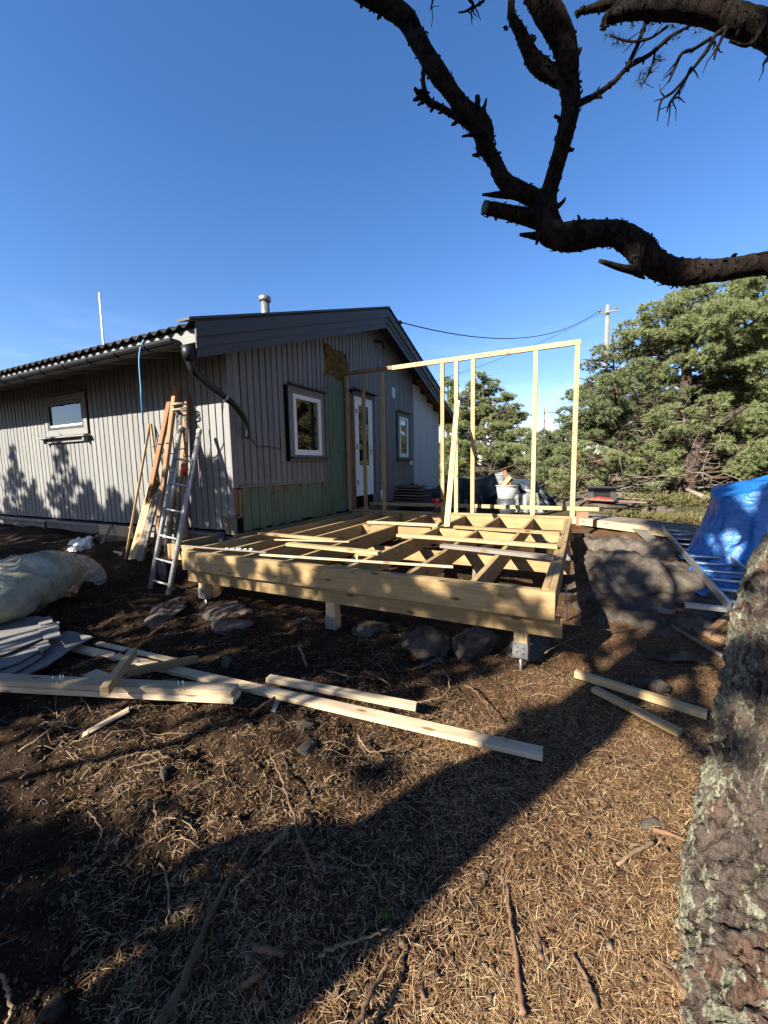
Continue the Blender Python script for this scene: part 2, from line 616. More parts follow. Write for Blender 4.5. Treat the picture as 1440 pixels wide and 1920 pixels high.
def rock_mat():
    m, nt, b = newmat('granite', 0.92, 0.15)
    v = coords(nt, kind='Object')
    n = noise(nt, v, 5.5, 9, 0.72)
    n2 = noise(nt, v, 70, 5, 0.75)
    c = ramp(nt, n, [(0.28, (0.055, 0.043, 0.032)), (0.5, (0.125, 0.102, 0.080)), (0.72, (0.215, 0.185, 0.150))])
    c = mix(nt, ramp(nt, n2, [(0.4, (0, 0, 0)), (0.7, (.5, .5, .5))]), c, (0.12, 0.105, 0.09))
    n3 = noise(nt, v, 2.0, 8, 0.8)
    c = mix(nt, ramp(nt, n3, [(0.47, (0, 0, 0)), (0.62, (.9, .9, .9))]), c, (0.040, 0.027, 0.016))
    nt.links.new(c, b.inputs['Base Color'])
    bump(nt, b, mix(nt, 0.35, n, n2), 0.9, 0.05)
    return m


MT['rock'] = rock_mat()


def bark_mat(name='pine_bark', near=True, k=1.0):
    m, nt, b = newmat(name, 0.95, 0.1)
    v = coords(nt, (1, 1, 0.5), rnd=False)
    wv = noise(nt, v, 9, 5, 0.65)
    vm = nd(nt, 'ShaderNodeVectorMath', operation='ADD')
    wm = nd(nt, 'ShaderNodeVectorMath', operation='SCALE'); wm.inputs['Scale'].default_value = 0.10
    nt.links.new(wv, wm.inputs[0]); nt.links.new(v, vm.inputs[0]); nt.links.new(wm.outputs[0], vm.inputs[1])
    rid = nd(nt, 'ShaderNodeTexNoise'); rid.inputs['Scale'].default_value = 24; rid.inputs['Detail'].default_value = 6
    rid.inputs['Roughness'].default_value = 0.66; rid.inputs['Distortion'].default_value = 0.8
    nt.links.new(vm.outputs[0], rid.inputs['Vector'])
    crack = ramp(nt, rid.outputs['Fac'], [(0.36, (0, 0, 0)), (0.50, (1, 1, 1))])
    fine = noise(nt, v, 70, 6, 0.72)
    big = noise(nt, v, 3.4, 6, 0.66)
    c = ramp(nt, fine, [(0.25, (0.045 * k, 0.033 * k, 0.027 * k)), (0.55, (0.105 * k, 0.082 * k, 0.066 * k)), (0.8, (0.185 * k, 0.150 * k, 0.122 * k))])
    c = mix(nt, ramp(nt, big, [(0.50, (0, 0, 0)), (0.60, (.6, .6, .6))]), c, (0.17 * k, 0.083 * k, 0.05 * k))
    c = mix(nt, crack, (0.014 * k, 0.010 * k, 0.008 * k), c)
    if near:
        li = noise(nt, v, 4.2, 8, 0.74)
        li2 = noise(nt, v, 75, 5, 0.75)
        geo = nd(nt, 'ShaderNodeNewGeometry')
        sx = nd(nt, 'ShaderNodeSeparateXYZ')
        nt.links.new(geo.outputs['Normal'], sx.inputs[0])
        # lichen keeps to one flank of the trunk
        ma = nd(nt, 'ShaderNodeMath', operation='MULTIPLY_ADD'); ma.inputs[1].default_value = -0.30
        nt.links.new(sx.outputs['X'], ma.inputs[0]); nt.links.new(li, ma.inputs[2])
        mb = nd(nt, 'ShaderNodeMath', operation='MULTIPLY_ADD'); mb.inputs[1].default_value = 0.28
        nt.links.new(li2, mb.inputs[0]); nt.links.new(ma.outputs[0], mb.inputs[2])
        mask = ramp(nt, mb.outputs[0], [(0.83, (0, 0, 0)), (0.872, (1, 1, 1))])
        lc = ramp(nt, li2, [(0.34, (0.055, 0.055, 0.036)), (0.48, (0.22, 0.215, 0.145)), (0.64, (0.40, 0.385, 0.285))])
        c = mix(nt, mask, c, lc)
        hh = mix(nt, 0.5, mix(nt, 0.55, crack, fine), mix(nt, mask, fine, li2))
    else:
        hh = mix(nt, 0.4, crack, fine)
    nt.links.new(c, b.inputs['Base Color'])
    bump(nt, b, hh, 1.0, 0.035)
    return m


MT['bark_near'] = bark_mat('near_pine_bark', True, 1.4)
MT['bark'] = bark_mat('pine_bark', False)
MT['bark_shade'] = bark_mat('shaded_limb_bark', False, 0.19)  # near-black tone puts the overhead shade into the limb bark
MT['shadecut'] = plain_mat('shaded_green_cut', (0.045, 0.055, 0.035), 0.95, 0.1, scale=30)  # greenish cut wood, darkened in its colour to carry the shade


def leaf_mat(name, cols, trans=0.25):
    m, nt, b = newmat(name, 0.6, 0.25)
    g = nd(nt, 'ShaderNodeNewGeometry')
    c = ramp(nt, g.outputs['Random Per Island'], cols)
    nt.links.new(c, b.inputs['Base Color'])
    if trans:
        out = nt.nodes['Material Output']
        t = nd(nt, 'ShaderNodeBsdfTranslucent')
        nt.links.new(mix(nt, 1.0, c, (1.3, 1.35, 0.8), 'MULTIPLY'), t.inputs['Color'])
        mx = nd(nt, 'ShaderNodeMixShader'); mx.inputs[0].default_value = trans
        nt.links.new(b.outputs[0], mx.inputs[1]); nt.links.new(t.outputs[0], mx.inputs[2])
        nt.links.new(mx.outputs[0], out.inputs['Surface'])
    return m


MT['needles'] = leaf_mat('pine_needles', [(0.0, (0.10, 0.135, 0.05)), (0.45, (0.20, 0.245, 0.096)), (0.8, (0.30, 0.335, 0.152)), (1.0, (0.39, 0.385, 0.215))])
MT['needles_b'] = leaf_mat('pine_needles_blue', [(0.0, (0.08, 0.112, 0.048)), (0.5, (0.165, 0.205, 0.09)), (1.0, (0.29, 0.31, 0.165))])
MT['needles_shade'] = leaf_mat('shaded_needles', [(0.0, (0.018, 0.026, 0.012)), (1.0, (0.05, 0.062, 0.03))], 0)  # green needles with their shade painted into the colour
MT['shrub'] = leaf_mat('shrub_leaves', [(0.0, (0.075, 0.075, 0.028)), (0.5, (0.14, 0.135, 0.05)), (1.0, (0.26, 0.22, 0.10))])
MT['deadtwig'] = plain_mat('dead_twigs', (0.26, 0.225, 0.18), 0.9, 0.1, var=0.3)
MT['straw'] = leaf_mat('fallen_needles', [(0.0, (0.085, 0.040, 0.018)), (0.4, (0.22, 0.122, 0.055)), (0.75, (0.40, 0.25, 0.12)), (1.0, (0.66, 0.49, 0.28))], 0)
MT['soilbits'] = leaf_mat('bark_crumbs', [(0.0, (0.012, 0.008, 0.0055)), (0.5, (0.045, 0.027, 0.016)), (0.9, (0.13, 0.078, 0.043)), (1.0, (0.24, 0.17, 0.11))], 0)
MT['rootfibre'] = leaf_mat('root_fibres', [(0.0, (0.03, 0.018, 0.011)), (0.5, (0.095, 0.056, 0.031)), (1.0, (0.30, 0.20, 0.115))], 0)


def ground_mat():
    m, nt, b = newmat('forest_floor', 0.97, 0.08)
    tc = nt.nodes.new('ShaderNodeTexCoord')
    v = tc.outputs['Object']
    big = noise(nt, v, 0.9, 7, 0.65)
    mid = noise(nt, v, 7, 7, 0.7)
    fine = noise(nt, v, 60, 6, 0.7)
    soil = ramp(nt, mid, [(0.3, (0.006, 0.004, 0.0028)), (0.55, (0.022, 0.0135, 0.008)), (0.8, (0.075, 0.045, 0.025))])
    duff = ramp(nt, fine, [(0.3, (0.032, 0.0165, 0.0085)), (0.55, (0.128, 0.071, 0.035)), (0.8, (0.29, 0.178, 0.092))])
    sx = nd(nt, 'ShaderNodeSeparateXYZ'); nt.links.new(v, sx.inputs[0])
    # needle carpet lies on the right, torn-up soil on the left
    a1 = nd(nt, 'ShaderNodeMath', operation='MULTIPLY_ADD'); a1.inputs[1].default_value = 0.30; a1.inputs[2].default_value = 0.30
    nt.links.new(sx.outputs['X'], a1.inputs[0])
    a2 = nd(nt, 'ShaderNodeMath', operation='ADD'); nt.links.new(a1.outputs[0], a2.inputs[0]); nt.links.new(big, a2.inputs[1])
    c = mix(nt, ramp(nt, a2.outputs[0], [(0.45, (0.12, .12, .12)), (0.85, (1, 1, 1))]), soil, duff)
    # grass and heather further back
    far = nd(nt, 'ShaderNodeMapRange'); far.inputs['From Min'].default_value = 8.5; far.inputs['From Max'].default_value = 11.0
    nt.links.new(sx.outputs['Y'], far.inputs['Value'])
    gn = noise(nt, v, 1.6, 6, 0.7)
    grass = ramp(nt, gn, [(0.3, (0.065, 0.052, 0.034)), (0.5, (0.085, 0.078, 0.038)), (0.7, (0.16, 0.13, 0.085))])
    c = mix(nt, far.outputs[0], c, grass)
    nt.links.new(c, b.inputs['Base Color'])
    bump(nt, b, mix(nt, 0.4, mid, fine), 0.9, 0.03)
    return m


MT['ground'] = ground_mat()


# the colours above were matched under a weaker exposure: bring every base colour to its real-world value
PAINT_K = 0.73
KEEP = ('white_paint', 'white_sheet', 'window_glass', 'clear_film', 'primed_white_boards')


def settle(m, k):
    nt = m.node_tree
    for n in list(nt.nodes):
        sk = n.inputs.get('Base Color') if n.type == 'BSDF_PRINCIPLED' else n.inputs.get('Color') if n.type == 'BSDF_TRANSLUCENT' else None
        if sk is None: continue
        if sk.is_linked:
            src = sk.links[0].from_socket
            nt.links.new(mix(nt, 1.0, src, (k, k, k), 'MULTIPLY'), sk)
        else:
            c = sk.default_value
            sk.default_value = (c[0] * k, c[1] * k, c[2] * k, 1)


for _m in list(bpy.data.materials):
    if _m.name not in KEEP:
        settle(_m, PAINT_K)

# ================================================================== terrain
CP = np.array([
    (0, 0, 0), (-1, .5, .02), (0, 1.5, 0), (.5, 1.5, .04), (-1, 1.5, -.02), (-2, 1, .02), (-3, 1.2, .03), (-4, 1, .05), (-6, 1, .1), (-9, 1, .2),
    (-13, 1, .3), (-2, 2.2, 0), (-3.5, 2.2, .03), (-5, 2.2, .1), (-6.2, 2.5, .2), (-9, 2.5, .36), (-13, 3, .5), (-4.5, 3, .1), (-3.2, 3, .05),
    (-2.1, 3.1, 0), (-1, 3.1, -.06), (-.4, 3.1, -.03), (.5, 3, 0), (1.2, 3.2, .1), (2.5, 3, .12), (-6.5, 4.1, .5), (-9, 4.1, .5), (-13, 4.1, .5),
    (-5, 4.1, .40), (-4.4, 4.1, .3), (-3, 4.5, .1), (-1.5, 4.5, 0), (-.5, 4.5, .05), (.3, 4.5, .1), (1, 4.5, .2), (2, 5, .3), (.2, 6, .22), (.8, 6, .3),
    (1.5, 6, .36), (-3, 6.5, .3), (-1, 6.5, .25), (.3, 7.2, .36), (1.2, 7.5, .42), (3, 7, .4), (-3, 8.5, .42), (-1.5, 8.5, .42), (0, 8.5, .45), (2, 8.5, .46),
    (-4, 11, .45), (-2, 11, .47), (0, 11, .5), (3, 11, .5), (6, 10, .5), (-10, 8, .5), (-6, 14, .5), (0, 14, .5), (4, 14, .5), (8, 14, .5), (6, 6, .35), (5, 2, .1),
    (3, 0, 0), (-3, -3, 0), (0, -3, 0), (3, -3, 0), (-10, -3, .1), (-20, 0, .3), (-20, 10, .5), (0, 30, .4), (20, 20, .4), (-20, 30, .4), (20, 0, .2), (0, -20, 0),
    (-20, -20, 0), (20, -20, 0), (60, 0, .2), (-60, 0, .2), (0, 60, .2), (0, -60, 0), (60, 60, .2), (-60, 60, .2)], dtype=float)


def ground_z(x, y, detail=True):
    x = np.atleast_1d(np.asarray(x, float)); y = np.atleast_1d(np.asarray(y, float))
    num = np.zeros_like(x); den = np.zeros_like(x)
    for cx, cy, cz in CP:
        w = 1.0 / ((x - cx) ** 2 + (y - cy) ** 2 + 0.09) ** 1.7
        num += w * cz; den += w
    z = num / den
    if detail:
        p = np.stack([x, y, np.zeros_like(x)], 1)
        near = np.clip(1.2 - np.hypot(x, y) / 30, 0, 1)
        left = np.clip((-x + 0.3) / 1.6, 0.25, 1.0)          # torn-up soil on the left
        z = z + 0.05 * fbm(p * 1.3, 3, 0.5, 3) * near
        z = z + left * near * (0.042 * fbm(p * 5.0, 3, 0.55, 9) + 0.018 * fbm(p * 17, 3, 0.6, 21))
    return z


def gz(x, y):
    return float(ground_z([x], [y])[0])


def gp_(px, py, h=.05):
    p = aZ(px, py, h)
    for _ in range(4):
        p = aZ(px, py, gz(p.x, p.y) + h)
    return p


def axis(parts):
    out = []
    for a, b, s in parts:
        out += list(np.arange(a, b, s))
    return np.array(out)


gx = np.concatenate([[-900, -400, -200, -100, -60, -40, -28, -20, -16, -13], axis([(-11, -7, .25), (-7, -4, .07), (-4, 1.6, .028), (1.6, 4, .1), (4, 9, .4)]), [10, 13, 17, 22, 30, 45, 70, 120, 250, 500, 900]])
gy = np.concatenate([[-900, -400, -200, -100, -60, -40, -25, -15, -9, -5, -3], axis([(-1.5, .3, .12), (.3, 3.4, .026), (3.4, 8, .07), (8, 14, .25)]), [14.5, 16, 18, 21, 25, 32, 45, 70, 120, 250, 500, 900]])
GX, GY = np.meshgrid(gx, gy)
gv = np.stack([GX.ravel(), GY.ravel(), ground_z(GX.ravel(), GY.ravel())], 1)
nx, ny = len(gx), len(gy)
ii = (np.arange(ny - 1)[:, None] * nx + np.arange(nx - 1)[None, :]).ravel()
gf = np.stack([ii, ii + 1, ii + nx + 1, ii + nx], 1)
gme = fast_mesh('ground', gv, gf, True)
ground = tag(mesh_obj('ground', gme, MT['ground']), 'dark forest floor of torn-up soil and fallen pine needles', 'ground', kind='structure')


# ---- rocks
def rock_mesh(name, c, r, seed, flat=1.0, sub=4, rough=0.22, ang=0.0):
    bm = bmesh.new()
    bmesh.ops.create_icosphere(bm, subdivisions=sub, radius=1.0)
    P = np.array([v.co[:] for v in bm.verts])
    q = np.sign(P) * np.abs(P) ** 0.8
    n = fbm(P * 1.1 + seed * 7.1, 4, 0.55, seed)
    n2 = fbm(P * 5 + seed * 3.1, 3, 0.6, seed + 5)
    # a few cleavage planes give broken faces
    rr = random.Random(seed)
    for k in range(12):
        nn = np.array([rr.uniform(-1, 1), rr.uniform(-1, 1), rr.uniform(-.4, 1)]); nn /= np.linalg.norm(nn)
        dcut = rr.uniform(0.5, 0.85)
        e = q @ nn - dcut
        q = q - np.where(e > 0, e, 0)[:, None] * nn * 0.92
    n3 = fbm(P * 13 + seed, 2, 0.6, seed + 9)
    q = q * (1 + rough * n + 0.11 * n2 + .035 * n3)[:, None]
    ca, sa = math.cos(ang), math.sin(ang)
    q = q * np.array([r[0], r[1], r[2]])
    q = np.stack([q[:, 0] * ca - q[:, 1] * sa, q[:, 0] * sa + q[:, 1] * ca, q[:, 2]], 1)
    for v, p in zip(bm.verts, q): v.co = p
    me = bpy.data.meshes.new(name)
    bm.to_mesh(me); bm.free()
    me.polygons.foreach_set('use_smooth', [True] * len(me.polygons))
    return mesh_obj(name, me, MT['rock'], None, Matrix.Translation(V(c)))


ROCKS = [
    ('boulder', (-1.78, 3.30, .02), (.20, .25, .17), 3, 'brown boulder under the deck beam beside the middle post'),
    ('boulder', (-1.30, 3.26, -.01), (.30, .26, .21), 5, 'large cracked boulder under the middle of the deck beam'),
    ('boulder', (-.80, 3.42, .03), (.26, .26, .24), 8, 'dark square-faced boulder under the deck beam near the right post'),
    ('boulder', (-.36, 3.45, .03), (.22, .22, .20), 12, 'shaded boulder directly behind the right steel post shoe'),
    ('boulder', (-.22, 2.93, -.06), (.42, .16, .12), 14, 'flat sunlit rock on which the right deck post stands'),
    ('boulder', (-1.02, 3.1, -.10), (.16, .14, .15), 17, 'small sharp stone between the two large boulders under the deck'),
    ('boulder', (-.30, 2.66, -.08), (.12, .10, .09), 19, 'knobbly stone below the right post rock'),
    ('rock_slab', (-3.98, 2.72, .05), (.38, .20, .10), 21, 'flat grey rock slab at the foot of the ladder'),
    ('rock_slab', (-3.35, 2.93, .02), (.40, .30, .12), 23, 'cracked rock slab under the left end of the deck beam'),
    ('rock_slab', (-3.0, 2.72, -.01), (.26, .16, .09), 27, 'low rock slab with a bright patch below the deck beam'),
    ('boulder', (-2.46, 3.2, .0), (.25, .18, .14), 29, 'half-buried stone left of the middle deck post'),
    ('stone', (425, 1240), (.075, .05, .045), 31, 'fist-sized grey stone on soil beyond the loose planks'),
    ('stone', (318, 1280), (.075, .05, .035), 33, 'pale stone behind the thick pale beam'),
    ('stone', (306, 1452), (.034, .026, .030), 35, 'smooth round pale pebble lying on dark soil'),
    ('stone', (572, 1358), (.075, .05, .030), 37, 'flat grey stone below the middle of the long plank'),
    ('stone', (574, 1402), (.06, .06, .03), 39, 'brown broken stone on the dark soil'),
    ('stone', (1220, 1546), (.065, .03, .016), 41, 'thin flat grey stone left of the pine trunk'),
    ('stone', (104, 1892), (.035, .03, .022), 43, 'dark stone in the shadow at the bottom left'),
    ('stone', (1050, 1850), (.022, .02, .012), 47, 'little whitish stone at the foot of the picture'),
    ('stone', (1225, 1285), (.13, .09, .06), 49, 'orange-brown stone behind the two sawn boards'),
    ('stone', (905, 1640), (.016, .02, .008), 52, 'flat little stone among the needles in the sun'),
    ('stone', (780, 1690), (.014, .012, .008), 53, 'tiny pale stone beside the shadow edge'),
]
for nm, c, r, sd, lab in ROCKS:
    if len(c) == 2:
        c = gp_(c[0], c[1], r[2] * .4)
    elif nm != 'boulder':
        c = (c[0], c[1], gz(c[0], c[1]) + r[2] * 0.2)
    r = (r[0] * .92, r[1] * .9, r[2] * .78) if nm != 'stone' else r
    if nm == 'boulder': c = (c[0], c[1], c[2] - .035)
    o = rock_mesh(nm, c, r, sd, ang=sd * 0.7, sub=4 if nm != 'stone' else 3)
    tag(o, lab, 'rock' if nm != 'stone' else 'stone', {'boulder': 'boulders around the deck', 'rock_slab': 'rock slabs below the deck', 'stone': 'loose stones on the soil'}[nm])

# bedrock hump to the right of the deck
bx = np.linspace(-.15, 2.3, 90); by = np.linspace(3.55, 8.0, 130)
BX, BY = np.meshgrid(bx, by)
s = np.clip((BY - 3.6) / 1.6, 0, 1); s = s * s * (3 - 2 * s)
edge = np.clip((BX + .15) / .25, 0, 1) * np.clip((2.3 - BX) / .5, 0, 1) * np.clip((8.0 - BY) / .6, 0, 1)
PB = np.stack([BX.ravel(), BY.ravel(), np.zeros(BX.size)], 1)
step = 0.5 + 0.5 * np.tanh(6 * np.sin(BY * 3.0 + BX * .9 + 1.2 * vnoise(PB * .9, 4).reshape(BX.shape)))
hz = 0.0 + s * (0.30 + .16 * step) + 0.11 * fbm(PB * 1.5, 4, .55, 40).reshape(BX.shape) + 0.05 * fbm(PB * 5, 5, .66, 50).reshape(BX.shape) - .05 * ((1 - np.abs(vnoise(PB * np.array([1.1, 2.6, 1]) + .3, 77))) ** 7).reshape(BX.shape)
base = ground_z(BX.ravel(), BY.ravel(), False).reshape(BX.shape)
hz = np.where(edge > 0, hz * np.minimum(1, edge * 1.0) + (base - .12) * (1 - np.minimum(1, edge)), base - .12)
bi = (np.arange(129)[:, None] * 90 + np.arange(89)[None, :]).ravel()
rk = from_world('bedrock', np.stack([BX.ravel(), BY.ravel(), hz.ravel()], 1), np.stack([bi, bi + 1, bi + 91, bi + 90], 1), MT['rock'], None, True)
tag(rk, 'smooth grey-brown bedrock hump to the right of the deck', 'bedrock', kind='structure')


# ================================================================== house
GXP = -4.384           # outer face of the gable boards
SYP = 4.139            # outer face of the long-side boards
house = empty('house', (-8.5, 8.5, .5), 'grey timber house with a dark corrugated roof, half re-clad at the gable', 'house')
RIDGE_Y, RIDGE_Z = 8.5, 5.06
SL, SR = 0.352, 0.33


def roof_z(y):
    return RIDGE_Z - (SL * (RIDGE_Y - y) if y < RIDGE_Y else SR * (y - RIDGE_Y))


# sheathing (dark, behind the boards)
wall_s = block('wall', -12.9, GXP - .03, SYP + .024, SYP + .16, .60, 3.35, MT['felt'], house)
tag(wall_s, 'long side wall of upright grey boards')
gp = [(GXP - .024, SYP + .17, .62), (GXP - .024, 13.1, .62), (GXP - .024, 13.1, roof_z(13.1) - .22), (GXP - .024, RIDGE_Y, RIDGE_Z - .22), (GXP - .024, SYP + .17, roof_z(SYP + .17) - .22)]
gp += [(x - .14, y, z) for x, y, z in gp]
wall_g = from_world('wall', gp, [(0, 1, 2, 3, 4), (9, 8, 7, 6, 5)] + [(i, i + 5, (i + 1) % 5 + 5, (i + 1) % 5) for i in range(5)], MT['felt'], house)
tag(wall_g, 'gable wall with old green boards laid bare below the grey cladding')

# windows -----------------------------------------------------------------
def window_gable(y0, y1, z0, z1, fw, hood_over, sill_over):
    """frame in the gable plane (normal +X)"""
    x = GXP
    trim = join([box_at(x + .003, x + .024, y0 - .10, y0, z0 - .10, z1 + .12), box_at(x + .003, x + .024, y1, y1 + .10, z0 - .10, z1 + .12),
                 box_at(x + .004, x + .023, y0, y1, z1, z1 + .118), box_at(x + .004, x + .023, y0, y1, z0 - .098, z0)])
    w = from_world('window', *trim, MT['grey'], house)
    fr = join([box_at(x - .03, x + .035, y0 + .004, y0 + fw, z0 + .004, z1 - .004), box_at(x - .03, x + .035, y1 - fw, y1 - .004, z0 + .004, z1 - .004),
               box_at(x - .03, x + .033, y0 + fw, y1 - fw, z1 - fw, z1 - .004), box_at(x - .03, x + .037, y0 + fw, y1 - fw, z0 + .004, z0 + fw * 1.3)])
    from_world('frame', *fr, MT['white'], w)
    from_world('pane', *box_at(x - .004, x + .002, y0 + fw + .001, y1 - fw - .001, z0 + fw * 1.3 + .001, z1 - fw - .001, .0005), MT['glass'], w)
    from_world('hood', *box_at(x + .026, x + .115, y0 - hood_over, y1 + hood_over, z1 + .122, z1 + .150), MT['darktrim'], w)
    from_world('sill', *box_at(x + .026, x + .105, y0 - sill_over, y1 + sill_over, z0 - .06, z0 - .03), MT['darktrim'], w)
    # dark room seen through the pane
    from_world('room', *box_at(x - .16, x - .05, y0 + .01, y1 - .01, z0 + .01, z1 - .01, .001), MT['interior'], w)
    return w


a, b_ = aX(546, 737, GXP), aX(602, 855, GXP)
W1 = (a.y, b_.y, b_.z, a.z)
window_gable(*W1, .075, .14, .13)
a, b_ = aX(747, 781, GXP), aX(764, 858, GXP)
W2 = (a.y, b_.y, b_.z, a.z)
window_gable(*W2, .07, .15, .13)

# window in the long side (normal -Y)
a, b_ = aY(88, 757, SYP), aY(160, 799, SYP)
W3 = (a.x, b_.x, b_.z - .02, a.z + .0)
x0, x1, z0, z1 = W3
y = SYP
w3 = from_world('window', *join([box_at(x0 - .10, x0, y - .024, y - .003, z0 - .11, z1 + .10), box_at(x1, x1 + .10, y - .024, y - .003, z0 - .11, z1 + .10),
                                 box_at(x0, x1, y - .023, y - .004, z1, z1 + .098), box_at(x0, x1, y - .023, y - .004, z0 - .11, z0)]), MT['grey'], house)
from_world('frame', *join([box_at(x0 + .002, x0 + .06, y - .018, y + .03, z0 + .002, z1 - .002), box_at(x1 - .06, x1 - .002, y - .018, y + .03, z0 + .002, z1 - .002),
                           box_at(x0 + .06, x1 - .06, y - .017, y + .03, z1 - .06, z1 - .002), box_at(x0 + .06, x1 - .06, y - .019, y + .03, z0 + .002, z0 + .05)]), MT['darktrim'], w3)
from_world('casement', *box_at(x0 + .062, x1 - .062, y - .010, y + .02, z0 + .052, z0 + .085), MT['white'], w3)
from_world('pane', *box_at(x0 + .062, x1 - .062, y + .008, y + .014, z0 + .087, z1 - .062, .0005), MT['glass'], w3)
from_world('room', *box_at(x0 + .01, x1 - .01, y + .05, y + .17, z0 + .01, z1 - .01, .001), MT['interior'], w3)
from_world('sill', *box_at(x0 - .17, x1 + .17, y - .13, y - .026, z0 - .16, z0 - .13), MT['grey'], w3)
for xx in (x0 - .10, x1 + .05):
    from_world('bracket', *box_at(xx, xx + .05, y - .10, y - .026, z0 - .24, z0 - .162), MT['grey'], w3)
from_world('apron', *box_at(x0 - .04, x1 + .04, y - .05, y - .026, z0 - .235, z0 - .19), MT['grey'], w3)
from_world('hood', *box_at(x0 - .14, x1 + .14, y - .11, y - .026, z1 + .102, z1 + .128), MT['darktrim'], w3)

# long side boards -----------------------------------------------------------
PITCH_B = 0.1325
k = 0
xb = GXP - .004
while xb > -12.8:
    xa = xb - PITCH_B + .021
    zt, zb = 3.335, .70 + RNG.uniform(-.004, .004)
    segs = [(zb, zt)]
    if xb > W3[0] - .09 and xa < W3[1] + .09:
        segs = [(zb, W3[2] - .115), (W3[3] + .10, zt)]
    for (q0, q1) in segs:
        yo = RNG.uniform(-.002, .002)
        block('wall_board', xa, xb, SYP - .001 + yo, SYP + .021 + yo, q0, q1, MT['grey'], wall_s, .003)
    xb -= PITCH_B
    k += 1
# ledge and foundation
block('drip_ledge', -12.9, -4.62, SYP - .085, SYP + .02, .615, .662, MT['ledge'], house)
block('base_board', -12.9, -4.62, SYP - .03, SYP - .004, .50, .612, MT['concrete'], house)
block('foundation', -12.9, GXP - .10, SYP + .03, SYP + .3, -.2, .598, MT['concrete'], house)
block('foundation', GXP - .30, GXP - .06, SYP + .31, 13.0, -.2, .615, MT['concrete'], house)

# gable: grey boards above, cut back below ------------------------------------------
ycut = aX(613, 899, GXP).y               # where the cladding is cut
ygreen = aX(648, 830, GXP).y             # right edge of the green field
yp = SYP + .10
hole = (aX(607, 660, GXP).y, aX(651, 660, GXP).y, aX(620, 704, GXP).z, aX(608, 646, GXP).z)   # y0,y1,z0,z1
DOOR = (aX(662, 742, GXP).y, aX(699, 926, GXP).y, aX(699, 926, GXP).z, aX(662, 742, GXP).z)
YW0 = aX(775, 800, GXP).y
# corner board
cb = block('corner_board', GXP - .02, GXP + .012, SYP - .012, SYP + .095, 1.30, roof_z(SYP) - .25, MT['grey'], house)
while yp < YW0 - .02:
    ya, yb2 = yp + .010, yp + PITCH_B - .012
    ym = (ya + yb2) / 2
    zt = roof_z(ym) - .20
    zb = 1.335 - .004 * (ym - 4.2) + RNG.uniform(-.003, .003)
    segs = []
    if ym < ycut:
        segs = [(zb, zt)]
    elif ym < ygreen - .03:
        segs = [(hole[3] + RNG.uniform(-.01, .02), zt)] if ym > hole[0] - .02 else [(hole[2], zt)]
    elif ym < DOOR[0] - .03:
        segs = [(max(hole[3] - .25 * (ym > hole[1]), 0) if ym < hole[1] else DOOR[3] + .12, zt)]
    elif ym < DOOR[1] + .06:
        segs = [(DOOR[3] + .16, zt)]
    else:
        segs = [(.70, zt)]
    out = []
    for (q0, q1) in segs:
        for w_ in (W1, W2):
            if yb2 > w_[0] - .095 and ya < w_[1] + .095 and q0 < w_[2]:
                out.append((q0, w_[2] - .102)); q0 = w_[3] + .12
        out.append((q0, q1))
    for (q0, q1) in out:
        if q1 - q0 < .05: continue
        xo = RNG.uniform(-.002, .002)
        block('wall_board', GXP - .021 + xo, GXP + .001 + xo, ya, yb2, q0, q1, MT['grey'], wall_g, .003)
    yp += PITCH_B
# thin rail at the cut edge, and the battens peeping out
block('cut_batten', GXP - .018, GXP + .020, SYP + .11, ycut, 1.300, 1.328, MT['greywood'], house)
for yy, zz, hh in ((4.95, 1.17, .12), (5.62, 1.24, .06), (6.28, 1.22, .07)):
    block('batten', GXP - .018, GXP + .022, yy, yy + .06, zz, zz + hh, MT['oldwood'], house)
block('batten', GXP - .018, GXP + .018, 5.02, 5.07, 1.235, 1.295, MT['greywood'], house)
# edge trim right of the cut
block('edge_strip', GXP - .018, GXP + .016, ycut + .002, ycut + .03, 1.30, hole[2], MT['greywood'], house)
# green boards
yp = SYP + .16
while yp < ygreen:
    wd = RNG.choice((.135, .15, .165))
    y2 = min(yp + wd, ygreen)
    top = 1.42 if yp + wd / 2 < ycut else hole[2] + RNG.uniform(-.02, .01)
    xo = RNG.uniform(-.006, .0)
    block('green_board', GXP - .0235, GXP - .019 + .016 + xo, yp + .003, y2 - .003, .66 + RNG.uniform(-.01, .03), top if y2 - yp > .04 else 1.3, MT['green'], wall_g, .003)
    yp = y2
# the hole above, filled with mineral wool
HY, HZ = np.meshgrid(np.linspace(hole[0], hole[1], 40), np.linspace(hole[2] - .02, hole[3] + .02, 50))
hp = np.stack([HY.ravel(), HZ.ravel(), HY.ravel() * 0], 1)
hx = np.maximum(GXP - .004 + .035 * fbm(hp * 5, 4, .6, 5) + .02 * fbm(hp * 16, 3, .6, 8), GXP - .0225)
hi = (np.arange(49)[:, None] * 40 + np.arange(39)[None, :]).ravel()
ins = from_world('insulation', np.stack([np.minimum(hx, GXP + .03), HY.ravel(), HZ.ravel()], 1), np.stack([hi, hi + 1, hi + 41, hi + 40], 1), MT['wool'], house, True)
tag(ins, 'yellow mineral wool showing in a hole high in the gable')
block('stud', GXP - .02, GXP + .006, hole[1] - .05, hole[1] + .01, hole[2] - .45, hole[3] - .02, MT['oldwood'], house)
# bare brown posts left of the door
block('post', GXP - .019, GXP + .03, ygreen + .10, ygreen + .20, .70, DOOR[3] + .05, MT['oldwood'], house)
block('post', GXP - .019, GXP + .045, ygreen + .205, DOOR[0] - .05, .70, DOOR[3] + .02, MT['redwood'], house)
block('threshold', GXP - .02, GXP + .04, ygreen + .1, DOOR[1] + .06, .60, .68, MT['oldwood'], house)
